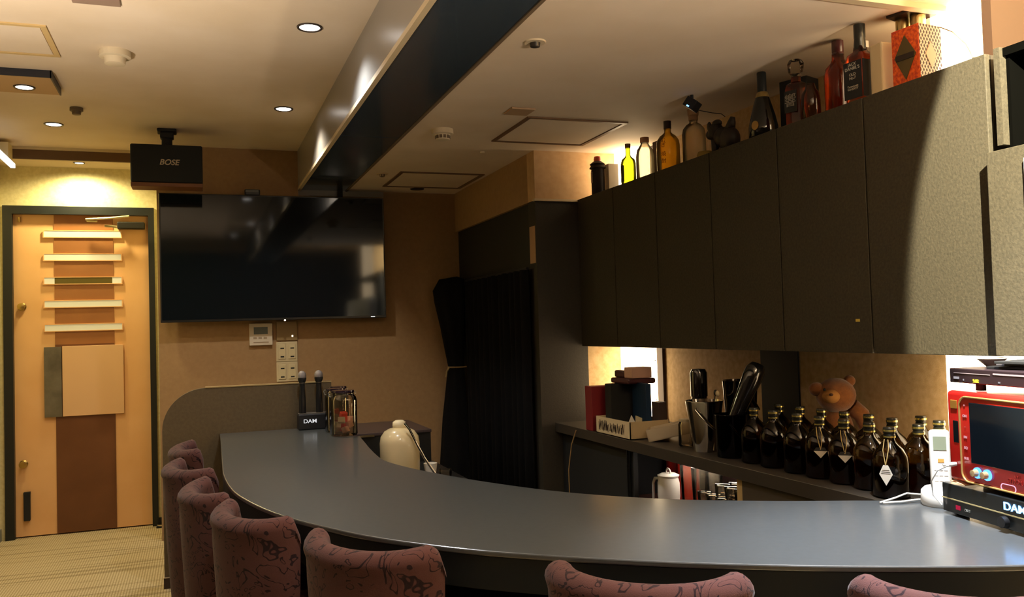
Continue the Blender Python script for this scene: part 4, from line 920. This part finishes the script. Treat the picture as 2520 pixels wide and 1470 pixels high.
B().lathe([(0, .168), (.016, .169), (.017, .178), (.026, .190), (.028, .215), (.020, .228), (0, .229)], 10).done('stopper', GLASS, t, smooth=20)
e_ = Vector((-1, -.35, 0)).normalized(); ex_ = Vector((0, 0, 1)).cross(e_)
lb_ = B(); T_ = Matrix.Identity(4)
for i in range(3): T_[i][0], T_[i][1], T_[i][2] = ex_[i], (0, 0, 1)[i], e_[i]
T_.translation = e_*.0375+Vector((0, 0, .0))
lb_.box(-.024, .045, 0, .024, .118, .002, mtx=T_).done('label', mat('label_black', '#17191a', .5), t)
text('響', .046, Vector((1.925, 2.385, ZT+.082))+e_*.0402, ex_, (0, 0, 1), mat('silver_ink', '#8f8c84', .4), 'label_mark', t, ext=.0004)
t = bot('flask_bottle', 'small pot bellied clear bottle in front of the maroon capped one', 'bottle', 1.90, 2.285)
B().lathe([(0, .001), (.026, .001), (.031, .008), (.031, .060), (.028, .085), (.018, .10), (.014, .118), (0, .12)], 28).done('glass_body', bottle('brown_clear_glass', '#d8b090', .1), t, smooth=50)
t = bot('bourbon_bottle', 'tall amber bottle with a maroon cap right of the decanter', 'bottle', 1.965, 2.225)
B().lathe([(0, .001), (.036, .001), (.038, .008), (.038, .135), (.034, .158), (.020, .175), (.0165, .185), (.016, .205), (0, .205)], 28, sq=.35).done('glass_body', AMB, t, smooth=45)
B().lathe([(0, .200), (.0185, .200), (.0185, .205), (.0175, .207), (.0185, .209), (.0185, .245), (0, .247)], 24).done('cap', mat('maroon_cap', '#4a1e22', .35, coat=.4), t, smooth=40)
# square whiskey bottle
t = bot('square_whiskey_bottle', 'square black labelled whiskey bottle with a black neck wrap', 'bottle', 1.918, 2.075, .12)
B().lathe([(0, .001), (.034, .001), (.036, .006), (.036, .132), (.030, .150), (.017, .160), (.015, .175), (0, .175)], 32, sq=.9).done('glass_body', AMB, t, smooth=45)
B().lathe([(0, .165), (.0168, .165), (.0185, .178), (.0165, .200), (.0172, .203), (.0172, .243), (0, .245)], 28).done('neck_wrap', mat('neck_black', '#151815', .35, coat=.3), t, smooth=50)
f1 = B().box(-.0385, -.033, .012, -.0365, .033, .125).box(-.037, -.0385, .012, .033, -.0365, .125).done('label', mat('label_black2', '#111418', .5), t)
INK = mat('label_ink', '#b7b2a4', .5)
LT = Matrix.Rotation(.12, 4, 'Z'); eo = (LT @ Vector((-1, 0, 0))); exo = Vector((0, 0, 1)).cross(eo)
S0 = Vector((1.918, 2.075, ZT))
text("JACK\nDANIEL'S", .0135, S0+eo*.0388+Vector((0, 0, .110)), exo, (0, 0, 1), INK, 'label_text', t, ext=.0002)
text("OLD\nNo.7", .012, S0+eo*.0388+Vector((0, 0, .080)), exo, (0, 0, 1), INK, 'label_text', t, ext=.0002)
text("Tennessee\nWHISKEY", .0095, S0+eo*.0388+Vector((0, 0, .045)), exo, (0, 0, 1), INK, 'label_text', t, ext=.0002)
B().box(.004, -.0186, .17, .016, -.0170, .19).done('tax_strip', PAPER, t)
t = bot('cream_carton', 'cream cloth covered box between the square bottle and the orange box', 'carton', 1.935, 1.995, .0)
B().box(-.034, -.024, 0, .034, .026, .158, .005).done('carton_body', mat('cream_cloth', '#d8c6a2', .8), t)
# orange lattice box
t = bot('orange_box', 'orange and red box with a dark diamond and a white lattice side', 'box', 1.957, 1.898, 0.10)
def lattice_mat():
    m = bpy.data.materials.new('lattice_print'); m.use_nodes = True; nt = m.node_tree; N = nt.nodes; L = nt.links; b_ = N['Principled BSDF']; b_.inputs['Roughness'].default_value = .35
    tc = N.new('ShaderNodeTexCoord'); s = N.new('ShaderNodeSeparateXYZ'); L.new(tc.outputs['Object'], s.inputs[0])
    def tri(sign):
        a = N.new('ShaderNodeMath'); a.operation = 'ADD'; L.new(s.outputs[0], a.inputs[0]); L.new(s.outputs[1], a.inputs[1])
        z = N.new('ShaderNodeMath'); z.operation = 'MULTIPLY'; z.inputs[1].default_value = sign*.62; L.new(s.outputs[2], z.inputs[0])
        d_ = N.new('ShaderNodeMath'); d_.operation = 'ADD'; L.new(a.outputs[0], d_.inputs[0]); L.new(z.outputs[0], d_.inputs[1])
        k = N.new('ShaderNodeMath'); k.operation = 'MULTIPLY'; k.inputs[1].default_value = 82; L.new(d_.outputs[0], k.inputs[0])
        p = N.new('ShaderNodeMath'); p.operation = 'PINGPONG'; p.inputs[1].default_value = .5; L.new(k.outputs[0], p.inputs[0]); return p.outputs[0]
    mn = N.new('ShaderNodeMath'); mn.operation = 'MINIMUM'; L.new(tri(1), mn.inputs[0]); L.new(tri(-1), mn.inputs[1])
    g = N.new('ShaderNodeMath'); g.operation = 'GREATER_THAN'; g.inputs[1].default_value = .17; L.new(mn.outputs[0], g.inputs[0])
    mx = N.new('ShaderNodeMixRGB'); mx.inputs[1].default_value = C('#e3cfc0'); mx.inputs[2].default_value = C('#351a1c'); L.new(g.outputs[0], mx.inputs[0])
    L.new(mx.outputs[0], b_.inputs['Base Color']); return m
OR = mat('orange_emboss', '#ee6a22', .35, noise=(110, '#b8361a', .5), bump=(160, .6))
B().box(-.046, -.046, 0, .046, .046, .172, .002).done('carton_body', OR, t)
B().box(-.0445, -.0472, .002, .0445, -.0458, .170).done('lattice_side', lattice_mat(), t)
Tf = Matrix(((0, 0, -1, -.0462), (-1, 0, 0, 0), (0, 1, 0, 0), (0, 0, 0, 1)))
dm = B().prism([(0, .022), (.036, .090), (0, .150), (-.036, .090)], 0, .002, Tf).done('diamond_badge', mat('badge_olive', '#4e4222', .4), t)
B().box(-.030, .080, .002, .030, .096, .0035, mtx=Tf).done('badge_bar', mat('badge_bar', '#241a16', .4), dm)
Tl = Matrix(((1, 0, 0, 0), (0, 0, -1, -.0472), (0, 1, 0, 0), (0, 0, 0, 1)))
B().prism([(0, .048), (.022, .086), (0, .124), (-.022, .086)], 0, .0012, Tl).done('pale_diamond', mat('pale_diamond', '#d6bfa8', .4), t)
# brass fitting
t = thing('brass_fitting', 'pair of brass cylinders under a dark plate on the ceiling above the orange box', 'ceiling fitting', (2.025, 1.975, ZL))
B().box(-.055, -.05, -.008, .055, .05, 0, .001, Matrix.Rotation(.3, 4, 'Z')).done('plate', mat('plate_dark', '#2c1f1c', .35), t)
B().lathe([(0, -.085), (.0215, -.085), (.0215, -.008), (0, -.008)], 28, Matrix.Translation((.0, -.022, 0))).done('cylinder', mat('pale_brass', '#b8a878', .25, metal=1), t, smooth=40)
B().lathe([(0, -.085), (.0205, -.085), (.0205, -.008), (0, -.008)], 28, Matrix.Translation((-.012, .024, 0))).done('cylinder', MATS['pale_brass'], t, smooth=40)
tag(B().tube([(1.99, 1.845, ZT+.165), (2.0, 1.81, ZT+.14), (1.98, 1.75, ZT+.085), (1.94, 1.70, ZT+.04), (1.90, 1.66, ZT+.012), (1.895, 1.62, ZT+.006)], .0016, 6).done('ceiling_cable', mat('pale_cable', '#a89468', .6), smooth=60), 'thin pale cable sagging from the orange box to the cupboard corner', 'cable')
